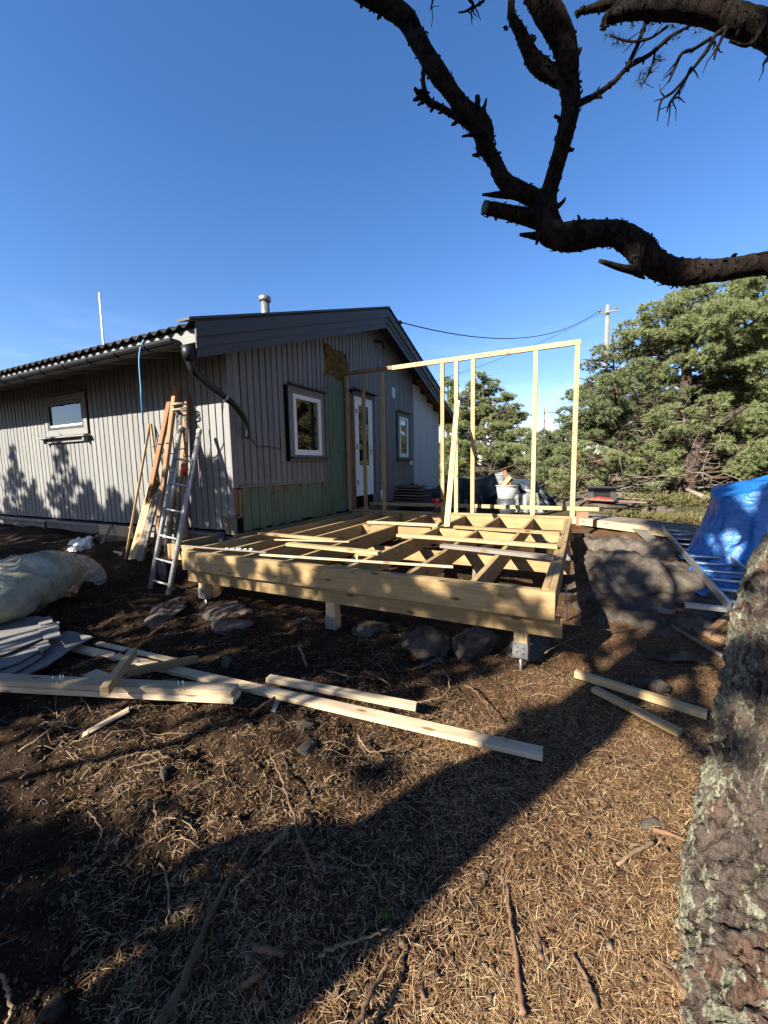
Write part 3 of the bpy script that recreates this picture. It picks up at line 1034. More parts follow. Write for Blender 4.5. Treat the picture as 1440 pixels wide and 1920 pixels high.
# opened-up lower corner
for (yy, z0_, z1_, mm) in ((SYP + .005, .92, 1.29, 'redwood'), (SYP + .08, .90, 1.28, 'oldwood')):
    block('corner_stud', GXP - .06, GXP + .004, yy, yy + .06, z0_, z1_, MT[mm], house)
block('corner_plate', GXP - .22, GXP + .01, SYP - .03, SYP + .13, .87, .90, MT['greywood'], house)
block('corner_stud', GXP - .20, GXP - .12, SYP - .012, SYP + .05, .64, .868, MT['oldwood'], house)
block('corner_stud', GXP - .09, GXP - .02, SYP - .012, SYP + .05, .64, .868, MT['green'], house)

# door --------------------------------------------------------------------------
d0, d1, dz0, dz1 = DOOR
x = GXP
door = from_world('door', *join([box_at(x - .02, x + .03, d0, d0 + .055, dz0, dz1), box_at(x - .02, x + .03, d1 - .055, d1, dz0, dz1),
                                 box_at(x - .02, x + .029, d0 + .055, d1 - .055, dz1 - .055, dz1), box_at(x - .02, x + .028, d0 + .055, d1 - .055, dz0, dz0 + .03)]), MT['white'], house)
l0, l1 = d0 + .058, d1 - .058
from_world('door_leaf', *join([box_at(x - .01, x + .024, l0, l0 + .11, dz0 + .032, dz1 - .057), box_at(x - .01, x + .024, l1 - .11, l1, dz0 + .032, dz1 - .057),
                               box_at(x - .01, x + .023, l0 + .11, l1 - .11, dz1 - .17, dz1 - .058), box_at(x - .01, x + .023, l0 + .11, l1 - .11, dz0 + .55, dz0 + .66),
                               box_at(x - .01, x + .023, l0 + .11, l1 - .11, dz0 + .033, dz0 + .16), box_at(x - .008, x + .012, l0 + .11, l1 - .11, dz0 + .16, dz0 + .55)]), MT['white'], door)
from_world('pane', *box_at(x + .002, x + .008, l0 + .111, l1 - .111, dz0 + .661, dz1 - .171, .0005), MT['glass'], door)
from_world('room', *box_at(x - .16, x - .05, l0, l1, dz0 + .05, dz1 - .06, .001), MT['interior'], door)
hv, hf = tube_data([(x + .024, l1 - .05, dz0 + 1.0), (x + .075, l1 - .05, dz0 + 1.0), (x + .08, l1 - .17, dz0 + 1.0)], [.010, .010, .009], 8)
pv, pf = box_at(x + .0245, x + .031, l1 - .07, l1 - .03, dz0 + .92, dz0 + 1.12)
from_world('handle', *join([(hv, hf), (pv, pf)]), MT['galv'], door)
for zz in (.25, 1.0, 1.75):
    from_world('hinge', *box_at(x + .031, x + .05, d0 + .045, d0 + .068, dz0 + zz, dz0 + zz + .1), MT['chain'], door)
from_world('hood', *box_at(x + .005, x + .12, d0 - .06, d1 + .17, dz1 + .125, dz1 + .155), MT['darktrim'], door)
from_world('trim', *join([box_at(x + .003, x + .025, d0 - .04, d1 + .10, dz1 + .01, dz1 + .12), box_at(x + .003, x + .025, d1 + .005, d1 + .10, dz0, dz1 + .008)]), MT['greytrim'], door)

# white primed boards at the far end
yp = YW0
wall_w = block('wall', GXP - .0225, GXP - .012, YW0, 13.1, .80, roof_z(12.9) - .25, MT['felt'], house)
tag(wall_w, 'far end of the gable in white primed boards')
while yp < 13.08:
    y2 = min(yp + .55, 13.1)
    block('white_board', GXP - .011, GXP + .014, yp + .003, y2 - .003, .80, min(roof_z(yp), roof_z(y2)) - .23, MT['whiteboard'], wall_w)
    yp = y2
# wall fittings
va = aX(733, 722, GXP)
wv = from_world('wall_vent', *box_at(GXP + .003, GXP + .035, va.y, va.y + .17, va.z - .30, va.z - .06), MT['white'], house)
for q in range(4):
    from_world('slat', *box_at(GXP + .036, GXP + .046, va.y + .02, va.y + .15, va.z - .28 + q * .05, va.z - .255 + q * .05), MT['white'], wv)
la = aX(767, 868, GXP)
from_world('outdoor_socket', *box_at(GXP + .003, GXP + .07, la.y, la.y + .09, la.z - .05, la.z + .06, .012), MT['white'], house)
la = aX(712, 925, GXP)
tube('pipe_stub', [(GXP + .02, la.y, la.z - .14), (GXP + .06, la.y, la.z - .1), (GXP + .06, la.y, la.z + .08)], [.04, .045, .05], MT['white'], house, 12)
la = aX(702, 640, GXP)
tube('cable_bracket', [(GXP, la.y, la.z), (GXP + .18, la.y + .05, la.z - .02), (GXP + .2, la.y + .06, la.z - .16)], [.03, .04, .03], MT['wire'], house, 8)
# dark gutter clip and loose wires on the gable
la = aX(470, 838, GXP); lb = aX(524, 842, GXP)
tube('loose_wire', [(GXP + .02, la.y, la.z + .12), (GXP + .03, la.y + .1, la.z), (GXP + .03, (la.y + lb.y) / 2, la.z + .02), (GXP + .03, lb.y, lb.z), (GXP + .02, lb.y + .01, lb.z + .16)], .006, MT['wire'], house, 6)

# roof ---------------------------------------------------------------------------
RX0, RX1 = -13.4, -4.02
EAVE_Y, FAR_Y = 3.40, 13.9
def corrugated(y0, y1):
    n = int((RX1 - RX0) / 0.177 * 8)
    xs = np.linspace(RX0, RX1 - .02, n)
    wv_ = .024 * np.cos(2 * np.pi * xs / .177)
    rows = []
    yy = [y0, y0 + (y1 - y0) * .25, y0 + (y1 - y0) * .5, y1]
    for t in (0, -.012):
        for q in yy:
            rows.append(np.stack([xs, np.full(n, q), roof_z(q) - .03 + wv_ + t], 1))
    vv = np.vstack(rows)
    f = []
    for j in range(3):
        for i in range(n - 1):
            f.append((j * n + i, j * n + i + 1, (j + 1) * n + i + 1, (j + 1) * n + i))
            o = 4 * n
            f.append((o + j * n + i, o + (j + 1) * n + i, o + (j + 1) * n + i + 1, o + j * n + i + 1))
    for i in range(n - 1):
        f.append((i, 4 * n + i, 4 * n + i + 1, i + 1))
    return vv, np.array(f)
roof = from_world('roof', *corrugated(EAVE_Y - .06, RIDGE_Y - .02), MT['fibre'], house, True)
tag(roof, 'dark corrugated fibre-cement roof slope with a wavy eaves edge')
vv, ff = corrugated(RIDGE_Y + .02, FAR_Y)
from_world('roof_slope', vv, ff[:, ::-1].copy(), MT['fibre'], roof, True)
tube('ridge_cap', [(RX0, RIDGE_Y, RIDGE_Z - .005), (RX1 - .03, RIDGE_Y, RIDGE_Z - .005)], .055, MT['fibre'], roof, 10)


def slope_board(name, y0, y1, x0, x1, up0, up1, mat, parent, over=0.0):
    """board following the rake; up0/up1 = offsets below the roof line"""
    v = []
    for x_ in (x0, x1):
        for (yy, u) in ((y0, up0), (y1, up0), (y1, up1), (y0, up1)):
            v.append((x_, yy, roof_z(yy) + u))
    f = [(0, 3, 2, 1), (4, 5, 6, 7), (0, 1, 5, 4), (1, 2, 6, 5), (2, 3, 7, 6), (3, 0, 4, 7)]
    return from_world(name, v, f, mat, parent)


BY0 = 3.38
RB = 12.15
for (s0, s1, e) in ((BY0 - .02, RIDGE_Y, 1), (RIDGE_Y + .001, RB, -1)):
    slope_board('barge_board', s0, s1, RX1 + .003, RX1 + .028, -.02, -.185, MT['greytrim'], house)
    slope_board('barge_board', s0 + .015 * e, s1, RX1 - .012, RX1 + .002, -.175, -.300, MT['greytrim'], house)
    slope_board('barge_board', s0 + .03 * e, s1, RX1 - .030, RX1 - .0125, -.290, -.415, MT['greytrim'], house)
    slope_board('verge_cap', s0 - .10 * (e > 0), s1, RX1 - .16, RX1 + .05, .035, .005, MT['darktrim'], house)
# unfinished far rake: bare brown beam and boarded soffit
slope_board('rake_beam', RB + .005, FAR_Y, RX1 - .05, RX1 - .01, -.03, -.26, MT['soffit'], house)
slope_board('soffit', SYP - .6, RIDGE_Y - .001, GXP + .002, RX1 - .031, -.22, -.235, MT['greytrim'], house)
slope_board('soffit', RIDGE_Y + .001, 11.0, GXP + .002, RX1 - .031, -.22, -.235, MT['greytrim'], house)
yp = 11.005
while yp < FAR_Y - .05:
    y2 = min(yp + .12, FAR_Y - .02)
    slope_board('soffit_board', yp, y2 - .006, -6.0 if yp > 13.1 else GXP + .003, RX1 - .051, -.24, -.262, MT['soffit'], house)
    yp = y2
# eaves: fascia, soffit, rafter tails, gutter
fascia = block('fascia', RX0, RX1 - .045, EAVE_Y + .01, EAVE_Y + .035, 3.03, roof_z(EAVE_Y) - .075, MT['grey'], house)
v = []
for xx in (RX0, GXP + .01):
    v += [(xx, EAVE_Y + .04, 3.16), (xx, SYP + .03, 3.36), (xx, SYP + .03, 3.34), (xx, EAVE_Y + .04, 3.14)]
from_world('eaves_boarding', v, [(0, 1, 2, 3)[::-1], (4, 5, 6, 7), (0, 4, 5, 1), (3, 2, 6, 7), (0, 3, 7, 4), (1, 5, 6, 2)], MT['greytrim'], house)
xx = -12.9
while xx < -4.4:
    v = [(xx, EAVE_Y + .036, 3.138), (xx, SYP + .02, 3.338), (xx, SYP + .02, 3.19), (xx, EAVE_Y + .036, 3.045)]
    v += [(p[0] + .048, p[1], p[2]) for p in v]
    from_world('rafter', v, [(0, 1, 2, 3), (7, 6, 5, 4), (0, 4, 5, 1), (3, 2, 6, 7), (0, 3, 7, 4), (1, 5, 6, 2)], MT['grey'], house)
    xx += .62
# half-round gutter
n = 9
gcy, gcz, gr = EAVE_Y - .065, 3.075, .066
prof = [(gcy - gr * math.cos(a_), gcz - gr * math.sin(a_)) for a_ in np.linspace(-.12, math.pi + .12, n)]
prof_i = [(gcy - (gr - .006) * math.cos(a_), gcz - (gr - .006) * math.sin(a_)) for a_ in np.linspace(math.pi + .12, -.12, n)]
pr = prof + prof_i
v = [(RX0, p[0], p[1]) for p in pr] + [(GXP + .06, p[0], p[1]) for p in pr]
m_ = len(pr)
f = [(i, (i + 1) % m_, (i + 1) % m_ + m_, i + m_) for i in range(m_)]
endf = [tuple(range(n)), tuple(range(m_, m_ + n))]
gutter = from_world('gutter', v, f + endf, MT['blackplastic'], house, False)
xx = -12.6
while xx < -4.5:
    bp = [(xx, gcy - (gr + .006) * math.cos(a_), gcz - (gr + .006) * math.sin(a_)) for a_ in np.linspace(-.1, math.pi, 9)]
    tube('gutter_bracket', bp, .007, MT['blackplastic'], gutter, 5)
    xx += .6
# downpipe: outlet, swan neck across the corner, loose lower end
dp = [aY(353, 660, gcy), aY(357, 683, gcy + .02), aY(366, 700, gcy + .08), aY(385, 718, 3.62), aY(418, 742, 3.92), aX(436, 757, GXP + .17), aX(452, 775, GXP + .13), aX(463, 800, GXP + .10), aX(464, 822, GXP + .09)]
dps = [V(p) for p in spline([tuple(p) for p in dp], 6)]
pipe = tube('downpipe', dps, [.044 for i in range(len(dps))], MT['blackplastic'], house, 14)
tube('outlet', [dps[0] + V((0, 0, .06)), dps[0] + V((0, 0, -.02)), dps[0] + V((0, 0, -.1))], [.075, .07, .055], MT['blackplastic'], pipe, 14)
tube('pipe_joint', [dps[25], dps[26]], .048, MT['galv'], pipe, 14)
# flue
fb = aY(498, 590, 7.4)
flue = tube('flue_pipe', [(fb.x, 7.4, fb.z - .5), (fb.x, 7.4, aY(498, 566, 7.4).z)], .095, MT['steel'], roof, 20)
tag(flue, 'short round steel flue with a domed cowl')
zt = aY(498, 566, 7.4).z
tube('cowl', [(fb.x, 7.4, zt - .005), (fb.x, 7.4, zt + .015), (fb.x, 7.4, zt + .1), (fb.x, 7.4, zt + .125)], [.105, .135, .135, .10], MT['steel'], flue, 20)
tube('flashing', [(fb.x, 7.4, fb.z - .45), (fb.x, 7.4, fb.z - .15)], [.2, .12], MT['darktrim'], flue, 16)

# ================================================================== deck frame
DZ = 0.66
deck = empty('deck_frame', (-2.2, 5, .0), 'unfinished deck frame of yellowish treated joists on posts beside the house', 'deck')
FY = 2.969
T = MT['treated']
block('front_beam', -4.00, -.148, FY, FY + .047, .455, DZ, T, deck)
block('front_beam', -3.99, -.250, FY + .049, FY + .096, .457, DZ - .004, T, deck)
block('lower_beam', -4.02, -.100, FY + .078, FY + .126, .302, .452, T, deck)
block('side_beam', -.196, -.148, FY + .049, 7.24, .458, DZ - .001, T, deck)
block('side_beam', -.246, -.198, FY + .098, 7.17, .460, DZ - .003, T, deck)
for xj in (-.75, -1.31, -1.91, -2.60, -3.18, -3.62, -4.06):
    y0 = FY + .099
    block('joist', xj - .024, xj + .024, y0, 7.17 if xj > -4.1 else 6.9, .462, DZ - .006 + RNG.uniform(-.002, .002), T, deck)
block('ledger', -4.355, -4.308, 4.05, 7.17, .462, DZ - .006, T, deck)
block('outer_joist', -4.66, -4.61, FY + .30, 4.02, .462, DZ - .012, T, deck)
block('end_beam', -4.60, -4.085, FY + .30, FY + .345, .462, DZ - .012, T, deck)
block('rear_beam', -4.30, -.25, 7.172, 7.22, .462, DZ - .004, T, deck)
block('lower_beam', -4.0, -.10, 4.92, 4.968, .302, .458, T, deck)
block('lower_beam', -4.0, -.10, 6.86, 6.908, .302, .458, T, deck)
for i, xb in enumerate((-1.02, -1.6, -2.25, -2.9)):
    block('nogging', xb - .26, xb + .26, 5.55 + .04 * (i % 2), 5.598 + .04 * (i % 2), .47, DZ - .012, T, deck)


def post(x, y, zb, zt, w=.098):
    p = block('post', x - w / 2, x + w / 2, y - w / 2, y + w / 2, zb, zt, MT['pine'], deck)
    sh = join([box_at(x - w / 2 - .006, x + w / 2 + .006, y - w / 2 - .007, y - w / 2 - .001, zb - .01, zb + .11, .001),
               box_at(x - w / 2 - .006, x + w / 2 + .006, y + w / 2 + .001, y + w / 2 + .007, zb - .01, zb + .11, .001),
               box_at(x - w / 2 - .006, x + w / 2 + .006, y - w / 2, y + w / 2, zb - .018, zb - .011, .001)])
    so = from_world('post_shoe', *sh, MT['galv'], p)
    for (dx, dz) in ((-.025, .04), (.025, .075), (-.02, .08), (.022, .03)):
        tube('bolt', [(x + dx, y - w / 2 - .0075, zb + dz), (x + dx, y - w / 2 - .013, zb + dz)], .008, MT['chain'], p, 6)
    tube('anchor_rod', [(x, y, zb - .018), (x, y, zb - .20)], .012, MT['galv'], p, 8)


post(-2.09, FY + .13, .06, .3015)
post(-.385, FY + .13, .115, .3015)
post(-1.15, 4.945, .12, .3015)
post(-.30, 4.945, .14, .3015)
post(-2.9, 4.945, .15, .3015)
post(-.55, 6.884, .25, .3015)
post(-.16, 5.9, .25, .456, .07)
post(-3.85, FY + .16, .12, .3015)
for (x_, y_, z_) in ((-.16, 4.0, .05),):
    tube('brace_rod', [(x_ + .05, y_, .44), (x_ + .06, y_, .1)], .01, MT['galv'], deck, 6)

# ---- stud wall
SWY = 7.223
sw = empty('stud_wall', (-2.2, SWY, DZ), 'open partition frame of fresh pine studs standing on the back edge of the deck', 'wall frame')
P_ = MT['pine']
sw_h = 3.455
block('bottom_plate', -4.36, -.155, SWY - .06, SWY + .013, DZ + .002, DZ + .038, P_, sw)
for xs in (-4.352, -3.965, -3.545, -2.332, -2.075, -1.775, -.752):
    block('stud', xs - .034, xs + .034, SWY - .047, SWY + .001, DZ + .040, 3.382, P_, sw)
block('stud', -.178, -.106, SWY - .055, SWY - .005, DZ - .06 + .062, 3.382, P_, sw)
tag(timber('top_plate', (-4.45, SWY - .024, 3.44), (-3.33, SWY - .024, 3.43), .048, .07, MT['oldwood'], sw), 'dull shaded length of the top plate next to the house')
timber('top_plate', (-3.325, SWY - .024, 3.424), (-.098, SWY - .024, 3.424), .05, .078, P_, sw)

# ---- loose boards on the deck
def loose(name, p0, p1, w, h, mat, label, cat='board', group=None, up=(0, 0, 1), roll=0.0):
    return tag(timber(name, p0, p1, w, h, MT[mat], None, up, .003, 0, roll), label, cat, group)


DB = 'boards laid loose on the deck joists'
def dk(px, py, h): return aZ(px, py, DZ + h)
loose('board', dk(690, 979, .02), dk(822, 985, .02), .09, .036, 'pine', 'bright short board across the far left joists, nearest the stud wall', 'board', DB)
loose('board', dk(746, 1003, .02), dk(1046, 1025, .02), .098, .036, 'pine', 'long pale board across the middle of the right-hand joists', 'board', DB)
loose('board', dk(828, 1023, .02), dk(1040, 1046, .02), .098, .036, 'greywood', 'dull grey board just in front of the long pale board', 'board', DB)
loose('board', dk(852, 988, .02), dk(1050, 1000, .02), .09, .036, 'treated', 'board close behind the foot of the leaning plank, over the right joists', 'board', DB)
loose('board', dk(487, 1000, .02), dk(628, 1013, .02), .07, .036, 'treated', 'sun-flecked board on the left joists, just below the green boards', 'board', DB)
loose('board', dk(540, 1020, .02), dk(712, 1037, .02), .085, .036, 'pine', 'board lying over the left joists close behind the front beam', 'board', DB)
loose('batten', dk(487, 1040, .012), dk(850, 1063, .012), .03, .02, 'pine_pale', 'thin lath running just behind the front beam', 'lath', DB)
loose('batten', dk(515, 1012, .012), dk(655, 1016, .012), .025, .016, 'pine_pale', 'thin pale lath between two boards on the left joists', 'lath', DB)
loose('batten', dk(345, 1024, .012), dk(500, 1036, .012), .025, .016, 'greywood', 'thin grey lath on the left end of the front beam', 'lath', DB)
# leaning plank
q0 = aZ(838, 988, DZ + .01); q1 = aY(858, 752, 7.12)
loose('leaning_plank', q0, q1, .036, .085, 'pine', 'pale plank leaning at a slant against the stud wall', 'plank', up=(1, 0, 0))
# horizontal timber behind the stud wall
b0, b1 = aY(694, 944, 8.2), aY(1131, 955, 8.2)
rt = loose('timber', b0, b1, .048, .073, 'pine', 'long horizontal timber just behind the stud wall', 'timber')
for t in (.08, .5, .93):
    p = b0.lerp(b1, t)
    zg = gz(p.x, p.y)
    loose('support_block', (p.x - .1, p.y, (p.z - .037 + zg) / 2 - .02), (p.x + .1, p.y, (p.z - .037 + zg) / 2 - .02), .1, max(.05, p.z - .037 - zg + .02), 'oldwood',
          {.08: 'dark block carrying the left end of the horizontal timber', .5: 'dark block under the middle of the horizontal timber', .93: 'dark block carrying the right end of the horizontal timber'}[t], 'block', 'blocks under the horizontal timber')
# white insulation crumbs on the deck beam
rc = random.Random(5)
for i, px_ in enumerate((425, 436, 448, 460, 470)):
    p = aZ(px_, 1029 + rc.uniform(-2, 2), DZ + .01)
    o = rock_mesh('foam_crumb', p, (.035, .03, .02), 60 + i, sub=2)
    o.data.materials.clear(); o.data.materials.append(MT['whitesheet'])
    tag(o, 'white foam crumb in the row on the left end of the front beam', 'crumb', 'white crumbs on the front beam')
    o['label'] = ('leftmost', 'second', 'middle', 'fourth', 'rightmost')[i] + ' of the five white crumbs on the left end of the front beam'

# drill standing on the bottom plate
dp0 = aZ(815, 962, DZ + .04)
dr = empty('drill', dp0, 'small red and black cordless drill standing by the stud wall', 'drill')
from_world('battery', *box_at(dp0.x - .06, dp0.x + .06, dp0.y + .08, dp0.y + .16, dp0.z, dp0.z + .06, .01), MT['blackplastic'], dr)
from_world('grip', *box_at(dp0.x - .025, dp0.x + .025, dp0.y + .095, dp0.y + .145, dp0.z + .06, dp0.z + .2, .012), MT['redplastic'], dr)
tube('motor_housing', [(dp0.x - .07, dp0.y + .12, dp0.z + .225), (dp0.x + .06, dp0.y + .12, dp0.z + .225)], [.04, .042], MT['redplastic'], dr, 12)
tube('chuck', [(dp0.x + .06, dp0.y + .12, dp0.z + .225), (dp0.x + .12, dp0.y + .12, dp0.z + .225)], [.03, .018], MT['blackplastic'], dr, 10)

# ================================================================== loose timber on the ground
TB = 'loose timber on the ground'
# thick pale beam made of two boards, lower left
pa, pb = gp_(-60, 1293, .06), gp_(445, 1310, .06)
zb_ = max(gz(pa.x, pa.y), gz(pb.x, pb.y), gz((pa.x + pb.x) / 2, (pa.y + pb.y) / 2)) + .01
pa.z = pb.z = zb_ + .020
beam = empty('double_board', (pa + pb) / 2, 'thick pale beam of two stacked boards with upright nails, lower left', 'beam')
timber('board', pa, pb, .105, .036, MT['pine_pale'], beam)
timber('board', pa + V((0, .006, .037)), pb + V((-.02, .006, .037)), .10, .036, MT['pine_pale'], beam)
for px_ in (102, 112, 117, 337, 345):
    q = aZ(px_, 1281 if px_ < 200 else 1291, zb_ + .085)
    tube('nail', [q + V((0, 0, -.01)), q + V((rc.uniform(-.012, .012), rc.uniform(-.01, .01), .055))], .0022, MT['galv'], beam, 5)

# long plank with a shorter one beside it
p0, p1 = gp_(138, 1218, .03), gp_(1018, 1417, .035)
loose('long_plank', p0 + V((0, 0, .02)), p1 + V((0, 0, .01)), .085, .03, 'pine_pale', 'very long thin plank running across the dark soil', 'plank', TB)
p0, p1 = gp_(497, 1283, .05), gp_(778, 1338, .05)
loose('plank', p0 + V((0, .03, .03)), p1 + V((0, .03, .03)), .06, .036, 'pine_pale', 'shorter plank with a slanted end lying along the long plank', 'plank', TB)
p0, p1 = gp_(170, 1212, .05), gp_(320, 1247, .05)
loose('plank', p0 + V((0, .05, .01)), p1 + V((0, .05, .01)), .05, .02, 'pine_pale', 'narrow plank beside the left end of the long plank', 'plank', TB)
# crossed blocks
q0 = aZ(196, 1296, zb_ + .13); q1 = aZ(250, 1222, zb_ + .16)
loose('offcut', q0, q1, .05, .06, 'pine', 'square offcut propped upright across the pale beam', 'offcut', TB)
q0, q1 = gp_(222, 1272, .07), gp_(370, 1240, .05)
loose('offcut', q0 + V((0, 0, .03)), q1 + V((0, 0, .02)), .045, .055, 'treated', 'square offcut behind the propped one, pointing right', 'offcut', TB)
q0, q1 = gp_(168, 1262, .02), gp_(250, 1290, .02)
loose('offcut', q0, q1, .10, .02, 'pine_pale', 'flat offcut lying half under the crossed offcuts', 'offcut', TB)
q0, q1 = gp_(155, 1378, .02), gp_(243, 1330, .02)
loose('splintered_board', q0, q1, .055, .012, 'pine_pale', 'pale splintered sliver on the soil in front of the pale beam', 'splinter', TB)
q0, q1 = gp_(512, 1335, .02), gp_(521, 1312, .06)
tag(timber('shard', q0, q1, .035, .008, MT['gypsum']), 'small pale shard standing in the soil below the long plank', 'shard')
# two boards on the right
q0, q1 = gp_(1078, 1270, .03), gp_(1325, 1346, .03)
loose('sawn_board', q0 + V((0, 0, .03)), q1 + V((0, 0, .02)), .045, .048, 'pine', 'upper of two sawn boards forming a V on the needles', 'board', TB)
q0, q1 = gp_(1112, 1290, .02), gp_(1275, 1378, .02)
loose('sawn_board', q0 + V((.0, -.03, .01)), q1 + V((0, 0, .012)), .048, .036, 'pine', 'lower of two sawn boards forming a V on the needles', 'board', TB)
# boards beside the trunk
loose('board', gp_(1175, 1135, .03), gp_(1262, 1148, .03), .07, .036, 'greywood', 'weathered board lying at the foot of the bedrock', 'board', TB)
loose('lath', gp_(1240, 1162, .02), gp_(1358, 1232, .02), .024, .024, 'greywood', 'thin grey lath pointing at the pine trunk', 'lath', TB)
loose('board', gp_(1302, 1180, .03), gp_(1372, 1208, .03), .06, .04, 'oldwood', 'short brown board partly hidden by the pine trunk', 'board', TB)
loose('board', gp_(1325, 1190, .05), gp_(1375, 1148, .05), .05, .04, 'oldwood', 'short brown board crossing behind another beside the trunk', 'board', TB)
q0, q1 = aZ(1192, 988, .50), aZ(1232, 1020, .47)
loose('board', q0, q1, .16, .02, 'greywood', 'short wide board sloping from the boardwalk onto the bedrock', 'board', TB)
q0, q1 = aZ(1210, 988, .52), aZ(1326, 1004, .52)
loose('board', q0, q1, .05, .04, 'pine_pale', 'pale board lying along the edge of the boardwalk', 'board', TB)
q0, q1 = aZ(1255, 1000, .47), aZ(1330, 1012, .47)
loose('board', q0, q1, .07, .03, 'pine_pale', 'second pale board below the boardwalk edge', 'board', TB)

# ---- boardwalk on the right
bw = empty('boardwalk', (.6, 8.3, .4), 'low boardwalk of grey planks with a pale edge beam, right of the deck', 'boardwalk')
e0, e1 = aZ(1060, 968, .56), aZ(1345, 1003, .56)
e0.z = e1.z = .50
timber('edge_beam', e0, e1, .05, .12, MT['pine_pale'], bw)
dirv = (e1 - e0).normalized(); nrm_ = V((-dirv.y, dirv.x, 0))
if nrm_.y < 0: nrm_ = -nrm_
L_ = (e1 - e0).length
t = .04
while t < L_:
    c0 = e0 + dirv * t + nrm_ * .04 + V((0, 0, .055)); c1 = c0 + nrm_ * .62
    timber('plank', c0, c1, .135, .028, MT['greywood'], bw)
    t += .142
timber('edge_beam', e0 + nrm_ * .68, e1 + nrm_ * .68, .05, .12, MT['greywood'], bw)

# ---- aluminium ladder lying on the right
la0, la1 = aZ(1242, 990, .56), aZ(1368, 1137, .40)
lb0 = aZ(1290, 994, .56)
wv_ = V((lb0.x - la0.x, lb0.y - la0.y, 0)); 
side = (la1 - la0).cross(V((0, 0, 1))).normalized()
if side.x < 0: side = -side
alad = empty('aluminium_ladder', la0, 'aluminium ladder lying on the ground between bedrock and blue tarp', 'ladder')
WL = .40
timber('rail', la0, la1, .028, .075, MT['alu'], alad)
timber('rail', la0 + side * WL, la1 + side * WL, .028, .075, MT['alu'], alad)
nl = int((la1 - la0).length / .28)
for i in range(nl):
    c = la0.lerp(la1, (i + .6) / nl)
    tube('rung', [c + side * .014, c + side * (WL - .014)], .016, MT['alu'], alad, 8)
c = la1 - (la1 - la0).normalized() * .08
timber('stabiliser_bar', c - side * .28 + V((0, 0, -.055)), c + side * .62 + V((0, 0, -.055)), .06, .035, MT['alu'], alad)
timber('rubber_foot', c - side * .34 + V((0, 0, -.055)), c - side * .281 + V((0, 0, -.055)), .075, .05, MT['blackplastic'], alad)

# ---- blue tarpaulin over a pile
def draped(name, cx, cy, rx, ry, ang, top, drop, flare, seed, mat, n=110, fold=.05, z0=.3):
    u = np.linspace(-1.55, 1.55, n); U, Vv = np.meshgrid(u, u)
    au, av = np.abs(U), np.abs(Vv)
    ex = np.maximum(np.maximum(au - 1, av - 1), 0)
    X = np.clip(U, -1, 1); Y = np.clip(Vv, -1, 1)
    # round the corners
    rr = np.maximum(1, (np.abs(X) ** 6 + np.abs(Y) ** 6) ** (1 / 6)); X = X / rr; Y = Y / rr
    P = np.stack([U.ravel() * 1.3, Vv.ravel() * 1.3, np.zeros(U.size) + seed], 1)
    fo = fbm(P * 1.6, 4, .55, seed).reshape(U.shape)
    ang_p = np.arctan2(Y, X)
    pl = np.sin(ang_p * 17 + 3 * fo) * np.clip(ex * 4, 0, 1)
    out = 1 + flare * np.clip(ex / .55, 0, 1) ** 2.2 + fold * (fo * .8 + .9 * pl) * np.clip(ex * 3 + .25, 0, 1)
    xx = X * out * rx; yy = Y * out * ry
    tz = top(X, Y) + .05 * fo
    d = np.clip(ex / .5, 0, 1.1)
    zz = tz * (1 - np.clip(d, 0, 1) ** 0.85) + (z0 + .02 + .04 * np.abs(fo)) * np.clip(d, 0, 1) ** .85
    ca, sa = math.cos(ang), math.sin(ang)
    vv_ = np.stack([(cx + xx * ca - yy * sa).ravel(), (cy + xx * sa + yy * ca).ravel(), zz.ravel()], 1)
    i_ = (np.arange(n - 1)[:, None] * n + np.arange(n - 1)[None, :]).ravel()
    return from_world(name, vv_, np.stack([i_, i_ + 1, i_ + n + 1, i_ + n], 1), mat, None, True)


tp = draped('tarpaulin', 2.55, 6.15, 1.12, .78, rad(-12), lambda X, Y: 1.50 + .30 * X - .07 * Y * Y, 1.0, .20, 3, MT['bluetarp'], 130, .035, .36)
tag(tp, 'bright blue tarpaulin draped over a pile behind the pine trunk', 'tarpaulin')
sk = draped('tarpaulin_flap', 1.55, 5.05, .42, .50, rad(20), lambda X, Y: .43 + .05 * X, .1, .35, 9, MT['bluetarp'], 60, .16, .27)
tag(sk, 'crumpled blue tarpaulin end lying under the aluminium ladder', 'tarpaulin')

# ---- dark tarp pile behind the stud wall, bucket, sheets
dt = draped('dark_tarpaulin', -2.75, 11.2, 1.75, .95, rad(-6), lambda X, Y: 1.02 + .16 * np.sin(X * 2.6 + .5) + .08 * np.sin(X * 9 + Y * 4) - .12 * Y, 1.0, .16, 21, MT['darktarp'], 130, .16, .42)
tag(dt, 'dark green tarpaulin heaped over building material behind the stud wall', 'tarpaulin')
bk = aY(951, 930, 9.6)
bz = aY(951, 935, 9.6).z
buck = empty('bucket', (bk.x, 9.6, bz), 'pale grey mortar bucket full of wood offcuts beside the dark tarpaulin', 'bucket')
tube('tub', [(bk.x, 9.6, bz), (bk.x, 9.6, bz + .02), (bk.x, 9.6, bz + .30)], [.20, .21, .25], MT['bucket'], buck, 24)
tube('rim', [(bk.x, 9.6, bz + .29), (bk.x, 9.6, bz + .31)], [.265, .265], MT['bucket'], buck, 24)
tube('stand', [(bk.x, 9.6, gz(bk.x, 9.6) - .05), (bk.x, 9.6, bz - .002)], [.26, .24], MT['darktarp'], buck, 12)
OC = 'offcuts in the bucket'
